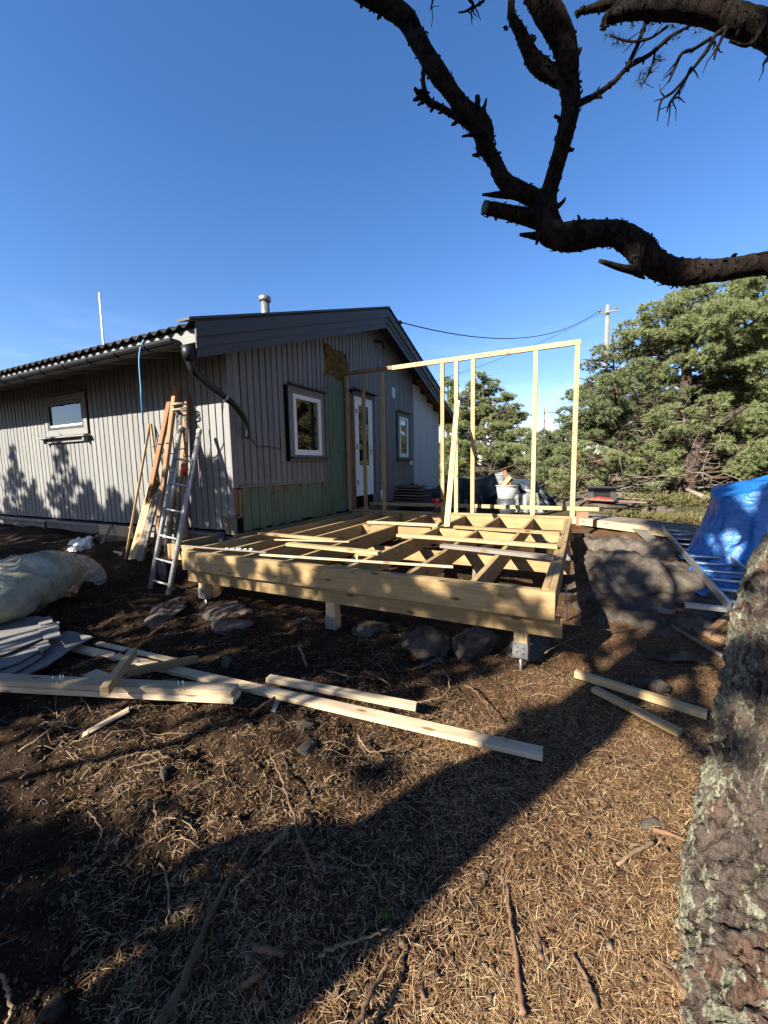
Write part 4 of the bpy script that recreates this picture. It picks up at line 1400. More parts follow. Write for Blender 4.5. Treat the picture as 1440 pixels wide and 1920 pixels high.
for i, (dx, dy, a_, l_, mm, lab) in enumerate(((.03, .02, .55, .34, 'redwood', 'reddish offcut sticking up highest from the bucket'), (-.07, -.03, -.9, .22, 'pine', 'orange offcut lying across the left of the bucket'), (-.1, .05, -1.2, .24, 'redwood', 'brown offcut resting on the left rim of the bucket'))):
    c = V((bk.x + dx, 9.6 + dy, bz + .33)); d = V((-math.sin(a_) * .6, .1, math.cos(a_)))
    loose('offcut', c - d.normalized() * .06, c + d.normalized() * l_, .09, .022, mm, lab, 'offcut', OC, up=(0, 1, 0))
tag(draped('plastic_sheet', bk.x + .35, 9.75, .3, .22, .2, lambda X, Y: .86 + .02 * X, .1, .25, 33, MT['film'], 40, .2, .45), 'crumpled clear plastic sheet to the right of the bucket', 'plastic')
# stack of brown boards on the deck side
for i in range(6):
    c0, c1 = aY(735 + rc.uniform(-4, 4), 938 - i * 5.5, 9.6 + i * .05), aY(800 + rc.uniform(-8, 3), 940 - i * 5.5, 9.5 + i * .05)
    o = timber('stacked_board', c0, c1, .5, .03, MT['redwood'] if i % 2 else MT['greywood'])
    tag(o, ('bottom', 'second lowest', 'third lowest', 'third highest', 'second highest', 'topmost')[i] + ' board of the low stack near the door', 'board', 'low stack of boards near the door')
c0, c1 = aY(735, 932, 9.9), aY(795, 900, 10.6)
loose('lath', c0, c1, .05, .03, 'pine_pale', 'pale lath sloping up beside the dark tarpaulin', 'lath')
# far planks, crate and stones beyond the deck
for i in range(7):
    y_ = 14.2 + rc.uniform(-.4, .4)
    c0, c1 = aZ(1085 + rc.uniform(0, 60), 929 + i * 1.2, .56 + .03 * i), aZ(1200 + rc.uniform(-10, 45), 931 + i * 2.0, .56 + .02 * i)
    o = timber('scrap_plank', c0, c1, .14, .03, MT['redwood'] if i % 3 else MT['greywood'])
    tag(o, ('rearmost', 'second rearmost', 'third rearmost', 'middle', 'third nearest', 'second nearest', 'nearest')[i] + ' plank of the brown scrap heap before the trees', 'plank', 'heap of scrap planks before the trees')
cp_ = aZ(1128, 941, .62)
cr = empty('tool_crate', cp_, 'black plastic crate with a red tool lying in front of it', 'crate')
s_ = cp_.y * .040
hw, hh_ = .24 * cp_.y / 9, .32 * cp_.y / 9
from_world('crate_body', *join([box_at(cp_.x - hw, cp_.x + hw, cp_.y, cp_.y + .02, cp_.z, cp_.z + hh_ * .9), box_at(cp_.x - hw, cp_.x + hw, cp_.y + .4, cp_.y + .42, cp_.z, cp_.z + hh_ * .9),
                                box_at(cp_.x - hw, cp_.x - hw + .02, cp_.y + .021, cp_.y + .399, cp_.z, cp_.z + hh_ * .9), box_at(cp_.x + hw - .02, cp_.x + hw, cp_.y + .021, cp_.y + .399, cp_.z, cp_.z + hh_ * .9),
                                box_at(cp_.x - hw + .021, cp_.x + hw - .021, cp_.y + .021, cp_.y + .399, cp_.z, cp_.z + .02)]), MT['blackplastic'], cr)
from_world('crate_rim', *join([box_at(cp_.x - hw - .03, cp_.x + hw + .03, cp_.y - .03, cp_.y - .002, cp_.z + hh_ * .8, cp_.z + hh_ * .95), box_at(cp_.x - hw - .01, cp_.x - hw * .6, cp_.y - .02, cp_.y - .002, cp_.z + .05, cp_.z + hh_ * .78), box_at(cp_.x + hw * .6, cp_.x + hw + .01, cp_.y - .02, cp_.y - .002, cp_.z + .05, cp_.z + hh_ * .78)]), MT['darktrim'], cr)
tg = tube('red_tool', [(cp_.x - hw * .9, cp_.y - .12, cp_.z + .05), (cp_.x - hw * .2, cp_.y - .13, cp_.z + .07), (cp_.x + hw * .5, cp_.y - .12, cp_.z + .05), (cp_.x + hw * .8, cp_.y - .12, cp_.z + .03)], [.05, .07, .06, .04], MT['redplastic'], None, 10)
tag(tg, 'red power tool lying in front of the black crate', 'tool')
rp = aZ(985, 930, .5)
FR = [('stone', aZ(1240, 957, .5), (.22, .16, .13), 71, 'tan boulder beside the boardwalk beyond the deck'), ('stone', aZ(1215, 958, .5), (.16, .14, .12), 72, 'smaller tan stone left of the boulder by the boardwalk'),
      ('stone', aZ(1008, 944, .55), (.14, .1, .06), 73, 'pale stone behind the stud wall, right of the bucket'), ('stone', aZ(1255, 960, .48), (.18, .2, .1), 74, 'grey stone at the grassy edge of the boardwalk'),
      ('mound', aZ(1115, 948, .5), (1.0, .7, .22), 75, 'low grey gravel mound under the black crate')]
for nm, c, r, sd, lab in FR:
    o = rock_mesh(nm, c, r, sd, ang=sd)
    tag(o, lab, 'stone' if nm == 'stone' else 'mound', 'stones beyond the deck' if nm == 'stone' else None)

# ================================================================== left: leaning things, sack, sheets
# ladder (worn, round rails)
fL, fR = gp_(281, 1106, .0), gp_(316, 1117, .0)
fL = aY(281, 1106, 3.03); fR = aY(316, 1117, 3.0)
tL = aY(338, 806, 3.93); tR = aY(373, 812, 3.93)
lad = empty('ladder', fL, 'worn grey metal ladder with round rails leaning against the lit house corner', 'ladder')
tube('rail', [fL, tL], .031, MT['ladder'], lad, 12)
tube('rail', [fR, tR], .031, MT['ladder'], lad, 12)
for cpt, d in ((tR, tR - fR), (tL, tL - fL)):
    d = d.normalized()
    tube('rail_cap', [cpt - d * .01, cpt + d * .015, cpt + d * .05, cpt + d * .065], [.034, .038, .036, .02], MT['plastictan'], lad, 12)
for py0 in (1091, 1050, 1008, 954, 905, 858):
    t = (1108 - py0) / (1108 - 806.0)
    # rungs sit at even heights on both rails
    t = {1091: .055, 1050: .175, 1008: .31, 954: .47, 905: .635, 858: .80}[py0]
    a_, b_ = fL.lerp(tL, t), fR.lerp(tR, t)
    dd = (b_ - a_).normalized()
    timber('rung', a_ + dd * .02, b_ - dd * .02, .045, .022, MT['ladder'], lad, up=(tL - fL))
timber('hook', fL.lerp(tL, .42) + V((-.1, -.02, 0)), fL.lerp(tL, .42) + V((.02, -.02, 0)), .02, .03, MT['chain'], lad)

LE = 'timber leaning against the long wall'
def lean(name, b, t, w, h, mat, label, cat='plank', up=(0, 1, 0)):
    return loose(name, b, t, w, h, mat, label, cat, LE, up=up)


lean('plank', aY(252, 1062, 3.62), aY(324, 728, 4.07), .085, .045, 'redwood', 'tall reddish plank leaning on the wall left of the ladder')
lean('plank', aY(290, 1040, 3.66), aY(330, 724, 3.98), .075, .05, 'oldwood', 'second tall plank standing close against the reddish one')
lean('plank', aY(345, 1010, 3.75), aY(348, 742, 4.08), .09, .045, 'oldwood', 'dark plank behind the upper part of the ladder')
lean('plank', aY(243, 1072, 3.4), aY(291, 892, 3.95), .17, .036, 'pine', 'wide pale board leaning on the wall near the ladder')
lean('plank', aY(256, 1076, 3.36), aY(300, 905, 3.93), .15, .03, 'greywood', 'weathered board leaning in front of the wide pale one')
lean('thin_batten', aY(232, 1066, 3.4), aY(281, 795, 4.08), .022, .03, 'treated', 'long thin batten leaning on the wall, left leg of a narrow A', 'batten')
lean('thin_batten', aY(298, 905, 3.9), aY(283, 795, 4.09), .022, .03, 'treated', 'shorter thin batten, right leg of the narrow A', 'batten')
# white pole bundle behind the ladder, with chain and rope
pb_, pt_ = aY(312, 1040, 3.75), aY(341, 775, 4.02)
tag(tube('pole', [pb_, pt_], .045, MT['galv'], None, 14), 'pale metal pole leaning behind the ladder', 'pole')
tag(tube('pole', [pb_ + V((.12, .05, 0)), pt_ + V((.05, .03, .1))], .03, MT['greywood'], None, 12), 'thin grey pole beside the pale metal pole', 'pole')
# chain hanging from the top
ch = empty('chain', aY(352, 790, 3.9), 'rusty steel chain hanging down between the ladder rails', 'chain')
cpts = spline([tuple(aY(*q, 3.88)) for q in ((330, 772), (334, 800), (333, 820))], 7)
cpts2 = spline([tuple(aY(*q, 3.86)) for q in ((346, 780), (350, 810), (346, 850), (342, 900), (345, 940), (338, 985))], 8)
for cc in (cpts, cpts2):
    for i in range(len(cc) - 1):
        a_, b_ = V(cc[i]), V(cc[i + 1]); c = (a_ + b_) / 2; x_, y_, z_ = frame(b_ - a_, (0, 1, 0) if i % 2 else (1, 0, .2))
        ring = [c + x_ * math.cos(q) * (b_ - a_).length * .62 + y_ * math.sin(q) * .014 for q in np.linspace(0, 2 * math.pi, 9)]
        tube('link', ring, .0045, MT['chain'], ch, 5)
rp0 = aY(328, 764, 3.95)
rpts = []
for i in range(70):
    a_ = i * .42
    rpts.append(rp0 + V((.07 + .012 * math.sin(i * .9) + .115 * math.cos(a_), .02 + .075 * math.sin(a_), -.02 + .05 * math.sin(i * .137) + .001 * i * .2)))
tag(tube('rope', rpts, .010, MT['rope'], None, 6), 'pale rope wound round the tops of the tied planks', 'rope')
tag(tube('red_strap', [aY(343, 872, 3.82), aY(348, 880, 3.8), aY(345, 890, 3.82)], [.03, .045, .03], MT['redplastic'], None, 8), 'small red plastic clamp between the upper ladder rungs', 'clamp')
gl = empty('work_glove', aY(300, 1078, 3.2), 'pale grey work glove hanging on the lowest ladder rungs', 'glove')
g0 = aY(304, 1060, 3.28)
tube('palm', [g0 + V((0, 0, .03)), g0, g0 + V((0, 0, -.09)), g0 + V((0, 0, -.14))], [.035, .045, .05, .035], MT['gypsum'], gl, 10)
for i in range(4):
    tube('finger', [g0 + V((-.033 + .022 * i, 0, -.12)), g0 + V((-.036 + .024 * i, -.005, -.19 - .015 * (i in (1, 2))))], [.013, .009], MT['gypsum'], gl, 6)
tube('thumb', [g0 + V((.04, 0, -.05)), g0 + V((.062, -.005, -.12))], [.014, .010], MT['gypsum'], gl, 6)

# blue cord from the roof
bc = [aY(270, 637, 3.31), aY(264, 650, 3.28), aY(261, 672, 3.27), aY(262, 700, 3.27), aY(264, 725, 3.27), aY(265, 750, 3.28), aY(268, 790, 3.4), aY(270, 815, 3.7), aY(271, 832, 3.95)]
tag(tube('blue_cord', [V(p) for p in spline([tuple(p) for p in bc], 6)], .009, MT['bluecord'], None, 6), 'bright blue cord hanging from the roof edge down to the batten', 'cord')

# boxes / small boards at the wall foot
WF = 'small boards at the foot of the long wall'
def upright(px0, px1, py_base, py_top, mat, label, dy=0.0, tk=.018):
    """a board face standing on the ground: foot line px0-px1 at py_base, top edge at py_top"""
    q0_, q1_ = gp_(px0, py_base, 0), gp_(px1, py_base, 0)
    yy = (q0_.y + q1_.y) / 2 + dy
    q0_, q1_ = aY(px0, py_base, yy), aY(px1, py_base, yy)
    zt_ = aY((px0 + px1) / 2, py_top, yy).z
    zb2 = min(q0_.z, q1_.z)
    m0, m1 = V((q0_.x, yy, (zb2 + zt_) / 2)), V((q1_.x, yy, (zb2 + zt_) / 2))
    return loose('ply_piece', m0, m1, tk, zt_ - zb2, mat, label, 'board', WF)


upright(180, 232, 1060, 1032, 'pine_pale', 'pale board face standing low beside the weathered boards')
upright(188, 250, 1012, 986, 'chip', 'pale ply piece standing at the wall behind the slanting boards')
upright(184, 246, 1044, 1004, 'oldwood', 'dark board in the gap between the two ply pieces', .16)
upright(155, 178, 1046, 1026, 'pine_pale', 'light board piece propped left of the slanting board')
upright(270, 284, 1048, 1026, 'whitesheet', 'small bright scrap between the leaning boards and the ladder')
def slant(px0, py0, px1, py1, w_, h_, mat, label):
    q0_ = gp_(px0, py0, 0); q1_ = aY(px1, py1, q0_.y + .42)
    return lean('slanted_board', q0_, q1_, w_, h_, mat, label, 'board')
slant(172, 1052, 210, 984, .05, .03, 'greywood', 'short weathered board slanting over the ply pieces')
slant(228, 1062, 262, 990, .06, .03, 'oldwood', 'short brown board slanting at the right of the ply pieces')
pc_ = gp_(142, 1026, .06)
o = draped('paper_sheet', pc_.x, pc_.y, .30, .15, -.1, lambda X, Y: pc_.z + .05 + .08 * Y + .04 * X, .1, .1, 51, MT['whitesheet'], 44, .10, pc_.z - .05)
tag(o, 'white crumpled sheet of building paper behind the insulation sack', 'paper')
for i, (px_, py_, l_) in enumerate(((160, 1000, .3), (178, 996, .22))):
    c = gp_(px_, py_ + 12, .05)
    tag(timber('rotten_board', c + V((-l_ / 2, 0, -.02)), c + V((l_ / 2, .05, .03)), .10, .03, MT['greywood']), ('rotten grey board at the wall foot behind the paper sheet', 'rotten stub of board beside the ply pieces')[i], 'board', WF)
tube_p = aY(92, 985, 4.05)
tag(tube('bent_pipe', [tube_p + V((-.05, -.02, .06)), tube_p + V((0, -.06, .04)), tube_p + V((.02, -.07, -.06)), tube_p + V((.02, -.07, -.16))], .022, MT['blackplastic'], None, 10), 'short bent black pipe sticking out under the wall ledge', 'pipe')

# insulation sack
def sack(name, path, radii, mat, parent, seed, n=40, wr=.06, squash=.8, gnd=None):
    S = spline([tuple(p) + (r,) for p, r in zip(path, radii)], 14)
    m = len(S)
    vs_ = []
    for i in range(m):
        p = V(S[i][:3]); t = V(S[min(i + 1, m - 1)][:3]) - V(S[max(i - 1, 0)][:3])
        x_, y_, z_ = frame(t)
        for k in range(n):
            a_ = 2 * math.pi * k / n
            vs_.append(p + (y_ * math.cos(a_) + z_ * math.sin(a_) * squash) * S[i][3])
    vs_ = np.array([tuple(v) for v in vs_])
    nrm = vs_ - np.repeat(S[:, :3], n, 0)
    nrm /= np.linalg.norm(nrm, axis=1)[:, None] + 1e-6
    amp = np.minimum(np.repeat(S[:, 3], n), .3) / .3
    q = vs_.copy()
    w_ = fbm(q * 3.2, 4, .55, seed) * wr + (1 - np.abs(vnoise(q * np.array([9, 9, 7]), seed + 3))) ** 3 * wr * .6
    vs_ = vs_ + nrm * (w_ * amp)[:, None]
    if gnd is not None:
        zz = ground_z(vs_[:, 0], vs_[:, 1]) + gnd
        vs_[:, 2] = np.maximum(vs_[:, 2], zz)
    f = []
    for i in range(m - 1):
        for k in range(n):
            f.append((i * n + k, i * n + (k + 1) % n, (i + 1) * n + (k + 1) % n, (i + 1) * n + k))
    return from_world(name, vs_, np.array(f), mat, parent, True)


sp = [gp_(-75, 1150, .24), gp_(-20, 1128, .26), gp_(40, 1098, .30), gp_(85, 1080, .32), gp_(125, 1068, .28), gp_(158, 1066, .20)]
sk_ = empty('insulation_sack', sp[2] - V((0, 0, .3)), 'clear plastic sack stuffed with yellow-green insulation, lying on the soil at left', 'sack')
sack('insulation', sp, [.18, .245, .275, .275, .20, .08], plain_mat('sack_wool', (0.25, 0.245, 0.17), 0.95, 0.05, var=.45, scale=9, bmp=.7, dirt=(.16, .14, .07), dist=.03), sk_, 5, 40, .05, .78, .01)
fp = [p.copy() for p in sp] + [gp_(180, 1078, .12), gp_(188, 1092, .06)]
sack('plastic_film', fp, [.205, .268, .30, .30, .24, .17, .11, .05], MT['film'], sk_, 8, 44, .055, .80, .004)

# broken grey sheets
BS = 'broken grey sheets on the soil'
SH = [([(-40, 1180), (20, 1165), (70, 1158), (112, 1168), (104, 1186), (60, 1204), (10, 1224), (-40, 1236)], .115, 'uppermost grey sheet piece nearest the sack'),
      ([(-40, 1215), (30, 1196), (92, 1188), (88, 1212), (40, 1238), (-40, 1264)], .085, 'grey sheet piece in the middle of the heap at the left edge'),
      ([(-40, 1250), (20, 1232), (82, 1214), (78, 1232), (30, 1258), (-40, 1284)], .058, 'grey sheet piece with a torn lower edge in the heap'),
      ([(-30, 1282), (40, 1240), (90, 1200), (130, 1188), (175, 1200), (140, 1217), (90, 1250), (60, 1262), (30, 1276)], .025, 'largest grey sheet piece reaching out under the long plank'),
      ([(72, 1180), (108, 1170), (114, 1194), (84, 1200)], .125, 'small triangular grey sheet piece on the right of the heap'),
      ([(70, 1162), (96, 1156), (99, 1168), (74, 1172)], .135, 'small crumpled scrap on top of the sheet heap'),
      ([(66, 1208), (90, 1198), (96, 1210), (78, 1222)], .10, 'small grey chip in the middle of the sheet heap')]
for pts, h_, lab in SH:
    c3 = [aZ(px_, py_, .06 + h_) for px_, py_ in pts]
    # ragged outline
    ol = []
    rs = random.Random(len(lab))
    for i in range(len(c3)):
        a_, b_ = c3[i], c3[(i + 1) % len(c3)]
        nseg = max(2, int((b_ - a_).length / .05))
        for k in range(nseg):
            p = a_.lerp(b_, k / nseg) + V((rs.uniform(-1, 1), rs.uniform(-1, 1), 0)) * (.008 if k else 0)
            p.z += .010 * math.sin(p.x * 3 + h_ * 40) + (p.y - 1.6) * .03
            ol.append(p)
    m = len(ol)
    f = [tuple(range(m)), tuple(range(2 * m - 1, m - 1, -1))] + [(i + m, (i + 1) % m + m, (i + 1) % m, i) for i in range(m)]
    o = from_world('sheet_piece', [p + V((0, 0, .010)) for p in ol] + ol, f, MT['gypsum'])
    tag(o, lab, 'sheet', BS)

# ================================================================== poles and wires
pz = 24.0
pt = aY(1140, 572, pz); pbm = aY(1141, 800, pz)
up_ = empty('utility_pole', (pt.x, pt.y, .3), 'pale utility pole with a small crossarm rising behind the pines', 'pole')
tube('shaft', [(pt.x, pt.y, .2), (pt.x, pt.y, pt.z)], [.13, .10], MT['polewood'], up_, 14)
zc = aY(1140, 587, pz).z
timber('crossarm', (pt.x - .42, pt.y - .2, zc), (pt.x + .42, pt.y - .2, zc), .06, .06, MT['greywood'], up_)
for dx in (-.36, .36):
    tube('insulator', [(pt.x + dx, pt.y - .2, zc + .05), (pt.x + dx, pt.y - .2, zc + .2)], [.05, .04], MT['chain'], up_, 8)
def cable(name, a, b, sag, label, r=.016):
    pts = []
    for t in np.linspace(0, 1, 25):
        p = a.lerp(b, t); p.z -= sag * 4 * t * (1 - t); pts.append(p)
    return tag(tube(name, pts, r, MT['wire'], None, 5), label, 'cable', 'overhead cables')
ha = aX(747, 603, RX1 + .04)
pe = V((pt.x - .4, pt.y - .25, zc + .1))
cable('overhead_cable', ha, pe, .78, 'thick overhead cable sagging from the roof ridge to the utility pole', .014)
hb = aY(790, 722, 14.2)
cable('overhead_cable', hb, pe + V((.2, 0, -.05)), .25, 'thin overhead cable from behind the house up to the utility pole', .008)
tube('cable_anchor', [ha + V((-.03, 0, 0)), ha + V((.02, .05, 0)), ha + V((.03, .12, .0))], [.03, .045, .03], MT['wire'], house, 8)
# distant mast
mt = aY(1021, 764, 60); mb = aY(1021, 900, 60)
mast = empty('mast', (mt.x, 60, .2), 'thin banded mast far off between the pines', 'mast')
seg = 9
for i in range(seg):
    z0_ = mt.z - (i + 1) * (mt.z - .2) / seg; z1_ = mt.z - i * (mt.z - .2) / seg
    tube('mast_section', [(mt.x, 60, z0_), (mt.x, 60, z1_ - .003)], [.10, .09], MT['oldwood'] if i % 2 == 0 else MT['polewood'], mast, 8)
# flagpole behind the house
fa, fb_ = aY(186, 549, 15.0), aY(196, 665, 15.0)
tag(tube('flagpole', [V((fb_.x + (fb_.x - fa.x) * 1.6, 15.0, .4)), fb_, fa], [.075, .065, .045], MT['white'], None, 12), 'slightly leaning white flagpole behind the long roof', 'flagpole')

# ================================================================== trees
def blades(centres, dirs, K, length, width, rng, spread=0.85, droop=0.0):
    """K needle blades (one triangle each) around every tuft; returns verts, tris"""
    n = len(centres)
    c = np.repeat(centres, K, 0); d = np.repeat(dirs, K, 0)
    r = rng.normal(size=(n * K, 3)); r /= np.linalg.norm(r, axis=1)[:, None]
    d = d * (1 - spread * .55) + r * spread
    d[:, 2] -= droop
    d /= np.linalg.norm(d, axis=1)[:, None]
    L = length * rng.uniform(.6, 1.25, n * K)
    side = np.cross(d, rng.normal(size=(n * K, 3))); side /= np.linalg.norm(side, axis=1)[:, None] + 1e-9
    base = c - d * (L * .12)[:, None]
    w = width * rng.uniform(.7, 1.3, n * K)
    v = np.empty((n * K, 3, 3))
    v[:, 0] = base - side * w[:, None] * .5
    v[:, 1] = base + side * w[:, None] * .5
    v[:, 2] = c + d * L[:, None]
    f = np.arange(n * K * 3).reshape(-1, 3)
    return v.reshape(-1, 3), f


def pad_tufts(pads, per_m2, rng, under=.25):
    """tufts spread through flattened clumps, thickest on their upper shell"""
    C, D = [], []
    for (p, rx, rz) in pads:
        # each clump is itself a cluster of small puffs
        npf = max(5, int(11 * (rx / .8) ** 2))
        pc = rng.normal(size=(npf, 3)); pc /= np.linalg.norm(pc, axis=1)[:, None]
        pc *= rng.uniform(.35, 1.0, npf)[:, None] ** .5
        pc = np.array(p)[None] + pc * np.array([rx, rx, rz])
        pr = rx * rng.uniform(.26, .46, npf)
        for q, r in zip(pc, pr):
            n = int(per_m2 * r * r * 9)
            if n < 3: n = 3
            u = rng.normal(size=(n, 3)); u /= np.linalg.norm(u, axis=1)[:, None]
            u[:, 2] = np.where(rng.random(n) < under, u[:, 2], np.abs(u[:, 2]))
            rad_ = r * rng.uniform(.72, 1.05, n)[:, None]
            C.append(q[None] + u * rad_ * np.array([1, 1, .62]))
            D.append(u + np.array([0, 0, .45]))
    C = np.vstack(C); D = np.vstack(D)
    D /= np.linalg.norm(D, axis=1)[:, None]
    return C, D


def limb_path(a, b, rng, n=7, wob=.12, sag=.0):
    a, b = np.array(a, float), np.array(b, float)
    L = np.linalg.norm(b - a)
    pts = []
    off = rng.normal(size=(n, 3)) * wob * L / n
    off[0] = 0
    acc = np.zeros(3)
    for i in range(n):
        t = i / (n - 1)
        acc = acc + off[i]
        p = a + (b - a) * t + acc * np.sin(np.pi * min(t, .99)) - np.array([0, 0, sag * L * 4 * t * (1 - t)])
        pts.append(V(p))
    return pts


def pine(name, base, top, r0, pads, label, seed, mat='needles', per=60, blade=(.15, .03), K=12, group=None, bend=.05, dead=0, crook=None):
    rng = np.random.default_rng(seed)
    base, top = V(base), V(top)
    t = empty(name, base, label, 'tree', group)
    path = limb_path(base, top, rng, 9, bend) if crook is None else [V(p) for p in spline([tuple(p) for p in crook], 5)]
    rr = [r0 * (1 - .78 * i / (len(path) - 1)) for i in range(len(path))]
    rr[0] *= 1.25
    tube('trunk', path, rr, MT['bark'], t, 10)
    # limbs from trunk to each clump
    parts = []
    P = np.array([tuple(p) for p in path])
    for (p, rx, rz) in pads:
        p = np.array(p)
        target_z = p[2] - .25 * np.hypot(*(p[:2] - P[:, :2].mean(0)))
        k = int(np.argmin(np.abs(P[:, 2] - target_z) + .2 * np.linalg.norm(P[:, :2] - p[:2], axis=1)))
        k = max(1, min(k, len(P) - 1))
        lp = limb_path(P[k], p, rng, 6, .25, -.03)
        L = np.linalg.norm(P[k] - p)
        ra = min(rr[k] * .55, .03 + .018 * L)
        parts.append(tube_data(lp, [ra * (1 - .75 * i / 5) for i in range(6)], 5))
        for j in range(5):
            e = p + rng.normal(size=3) * np.array([rx, rx, rz]) * .6
            s_ = np.array(lp[3 + j % 3])
            parts.append(tube_data(limb_path(s_, e, rng, 4, .3), [.022, .016, .010, .005], 4))
    vs_, fs = join(parts)
    from_world('branches', vs_, fs, MT['bark'], t, True)
    if dead:
        parts = []
        for j in range(dead):
            k = rng.integers(1, max(2, len(P) // 2 + 1))
            a = P[k]
            d = rng.normal(size=3); d[2] *= .4; d[1] = -abs(d[1]); d /= np.linalg.norm(d)
            e = a + d * rng.uniform(.8, 2.2)
            lp = limb_path(a, e, rng, 6, .4)
            parts.append(tube_data(lp, [.022, .018, .013, .010, .007, .004], 4))
            for q in range(4):
                s_ = np.array(lp[1 + q])
                e2 = s_ + rng.normal(size=3) * .45
                parts.append(tube_data(limb_path(s_, e2, rng, 4, .4), [.009, .007, .005, .003], 3))
        vs_, fs = join(parts)
        from_world('dead_branches', vs_, fs, MT['deadtwig'], t, True)
    C, D = pad_tufts(pads, per, rng)
    v, f = blades(C, D, K, blade[0], blade[1], rng)
    crown = from_world('crown', v, f, MT[mat], t, False)
    return t


def PD(lst, Y, jit, seed, flat=.55, extra=0):
    """clumps given as (px, py, radius_px) on a depth around Y"""
    rg = random.Random(seed)
    out = []
    for (px, py, r) in lst:
        y = Y + rg.uniform(-jit, jit)
        p = aY(px, py, y)
        rx = r * (p - V((0, 0, CAM_H))).length / FPX * .95
        out.append((tuple(p), rx, rx * flat))
        for k in range(extra):                           # depth behind the visible face
            q = (p.x + rg.uniform(-.5, .5) * rx, p.y + rg.uniform(.6, 2.2) * rx, p.z + rg.uniform(-.5, .3) * rx)
            out.append((q, rx * rg.uniform(.7, 1), rx * flat))
    return out


TG = 'pines beyond the deck'
# big pine on the right
padsA = PD([(1240, 572, 34), (1300, 556, 40), (1365, 552, 42), (1432, 560, 44), (1490, 590, 50), (1205, 604, 30), (1262, 612, 44), (1330, 606, 46), (1400, 616, 46), (1455, 640, 46),
            (1190, 648, 36), (1250, 662, 44), (1315, 662, 44), (1385, 672, 44), (1445, 700, 46), (1215, 702, 40), (1290, 712, 34), (1355, 724, 42), (1415, 742, 44), (1470, 760, 50), (1345, 762, 30), (1390, 782, 34), (1440, 806, 36)], 15.5, 1.3, 1, .52, 1)
tA = aY(1262, 925, 15.2)
pine('pine_tree', (tA.x, 15.2, gz(tA.x, 15.2) - .1), aY(1290, 600, 15.6), .30, padsA, 'largest pine, its broad crown filling the upper right before the sky', 4, 'needles', 58, (.105, .0165), 23, TG, .05, 10)
# left neighbour with crown reaching down
padsB = PD([(1150, 646, 26), (1118, 676, 28), (1168, 690, 34), (1108, 716, 32), (1150, 728, 36), (1200, 742, 34), (1092, 752, 30), (1128, 770, 38), (1176, 782, 36), (1064, 782, 30), (1100, 806, 38), (1150, 820, 36), (1206, 800, 30), (1060, 820, 30), (1278, 742, 24), (1292, 786, 22), (1248, 742, 22), (1300, 842, 18), (1270, 815, 22)], 14.3, .9, 2, .55, 1)
tB = aY(1180, 925, 14.8)
pine('pine_tree', (tB.x, 14.8, gz(tB.x, 14.8) - .1), aY(1150, 690, 14.8), .2, padsB, 'pine left of the largest one, its clumps stepping down towards the stud wall', 9, 'needles_b', 54, (.10, .0165), 23, TG, .1, 14)
# pines further back close the gaps
padsI = PD([(1120, 740, 40), (1180, 730, 40), (1240, 760, 44), (1300, 770, 44), (1360, 790, 44), (1420, 800, 48), (1480, 800, 50), (1110, 800, 40), (1170, 810, 40), (1230, 820, 40), (1290, 826, 42), (1350, 836, 40), (1410, 846, 44), (1470, 850, 44), (1060, 850, 36), (1130, 866, 36), (1200, 872, 36), (1260, 876, 36), (1330, 884, 36), (1400, 890, 40), (1460, 890, 40), (1080, 900, 30), (1300, 905, 30), (1380, 915, 30)], 19.0, 1.0, 41, .62, 0)
tI = aY(1215, 925, 19.0)
pine('pine_tree', (tI.x, 19.0, gz(tI.x, 19.0) - .1), aY(1225, 740, 19.0), .22, padsI, 'shaded pine at the back, closing the gaps under the largest crown', 43, 'needles_b', 46, (.17, .030), 14, TG, .1, 10)
# low sprawling pine in front
padsC = PD([(1085, 850, 34), (1130, 862, 36), (1172, 872, 34), (1215, 880, 34), (1060, 872, 28), (1100, 896, 32), (1145, 900, 32), (1190, 905, 30), (1235, 905, 24), (1050, 900, 22), (1205, 832, 28), (1245, 850, 28), (1252, 806, 26), (1222, 776, 26), (1262, 880, 22)], 13.6, .6, 3, .6, 1)
tC = aY(1150, 925, 13.7)
pine('low_pine', (tC.x, 13.7, gz(tC.x, 13.7) - .1), aY(1140, 860, 13.7), .12, padsC, 'low sprawling pine with bare pale twigs behind the black crate', 15, 'needles', 80, (.09, .014), 24, TG, .2, 26)
# right foreground shrubby pine with dark leaning trunk
padsD = PD([(1395, 846, 28), (1440, 842, 34), (1375, 872, 26), (1420, 878, 34), (1470, 870, 40), (1500, 820, 40), (1262, 772, 24), (1240, 812, 26), (1264, 846, 22), (1330, 800, 24), (1352, 836, 24), (1250, 888, 20)], 13.0, .5, 5, .5, 0)
tD0, tD1, tD2, tD3 = aY(1278, 925, 13.4), aY(1298, 870, 13.4), aY(1318, 820, 13.5), aY(1400, 760, 13.6)
pine('leaning_pine', (tD0.x, 13.4, gz(tD0.x, 13.4) - .1), tD3, .26, padsD, 'dark crooked pine trunk leaning right in the deep shade beside the blue tarpaulin', 19, 'needles', 66, (.10, .015), 24, TG, .1, 8, crook=[(tD0.x, 13.4, .3), tuple(tD1), tuple(tD2), tuple(tD3)])
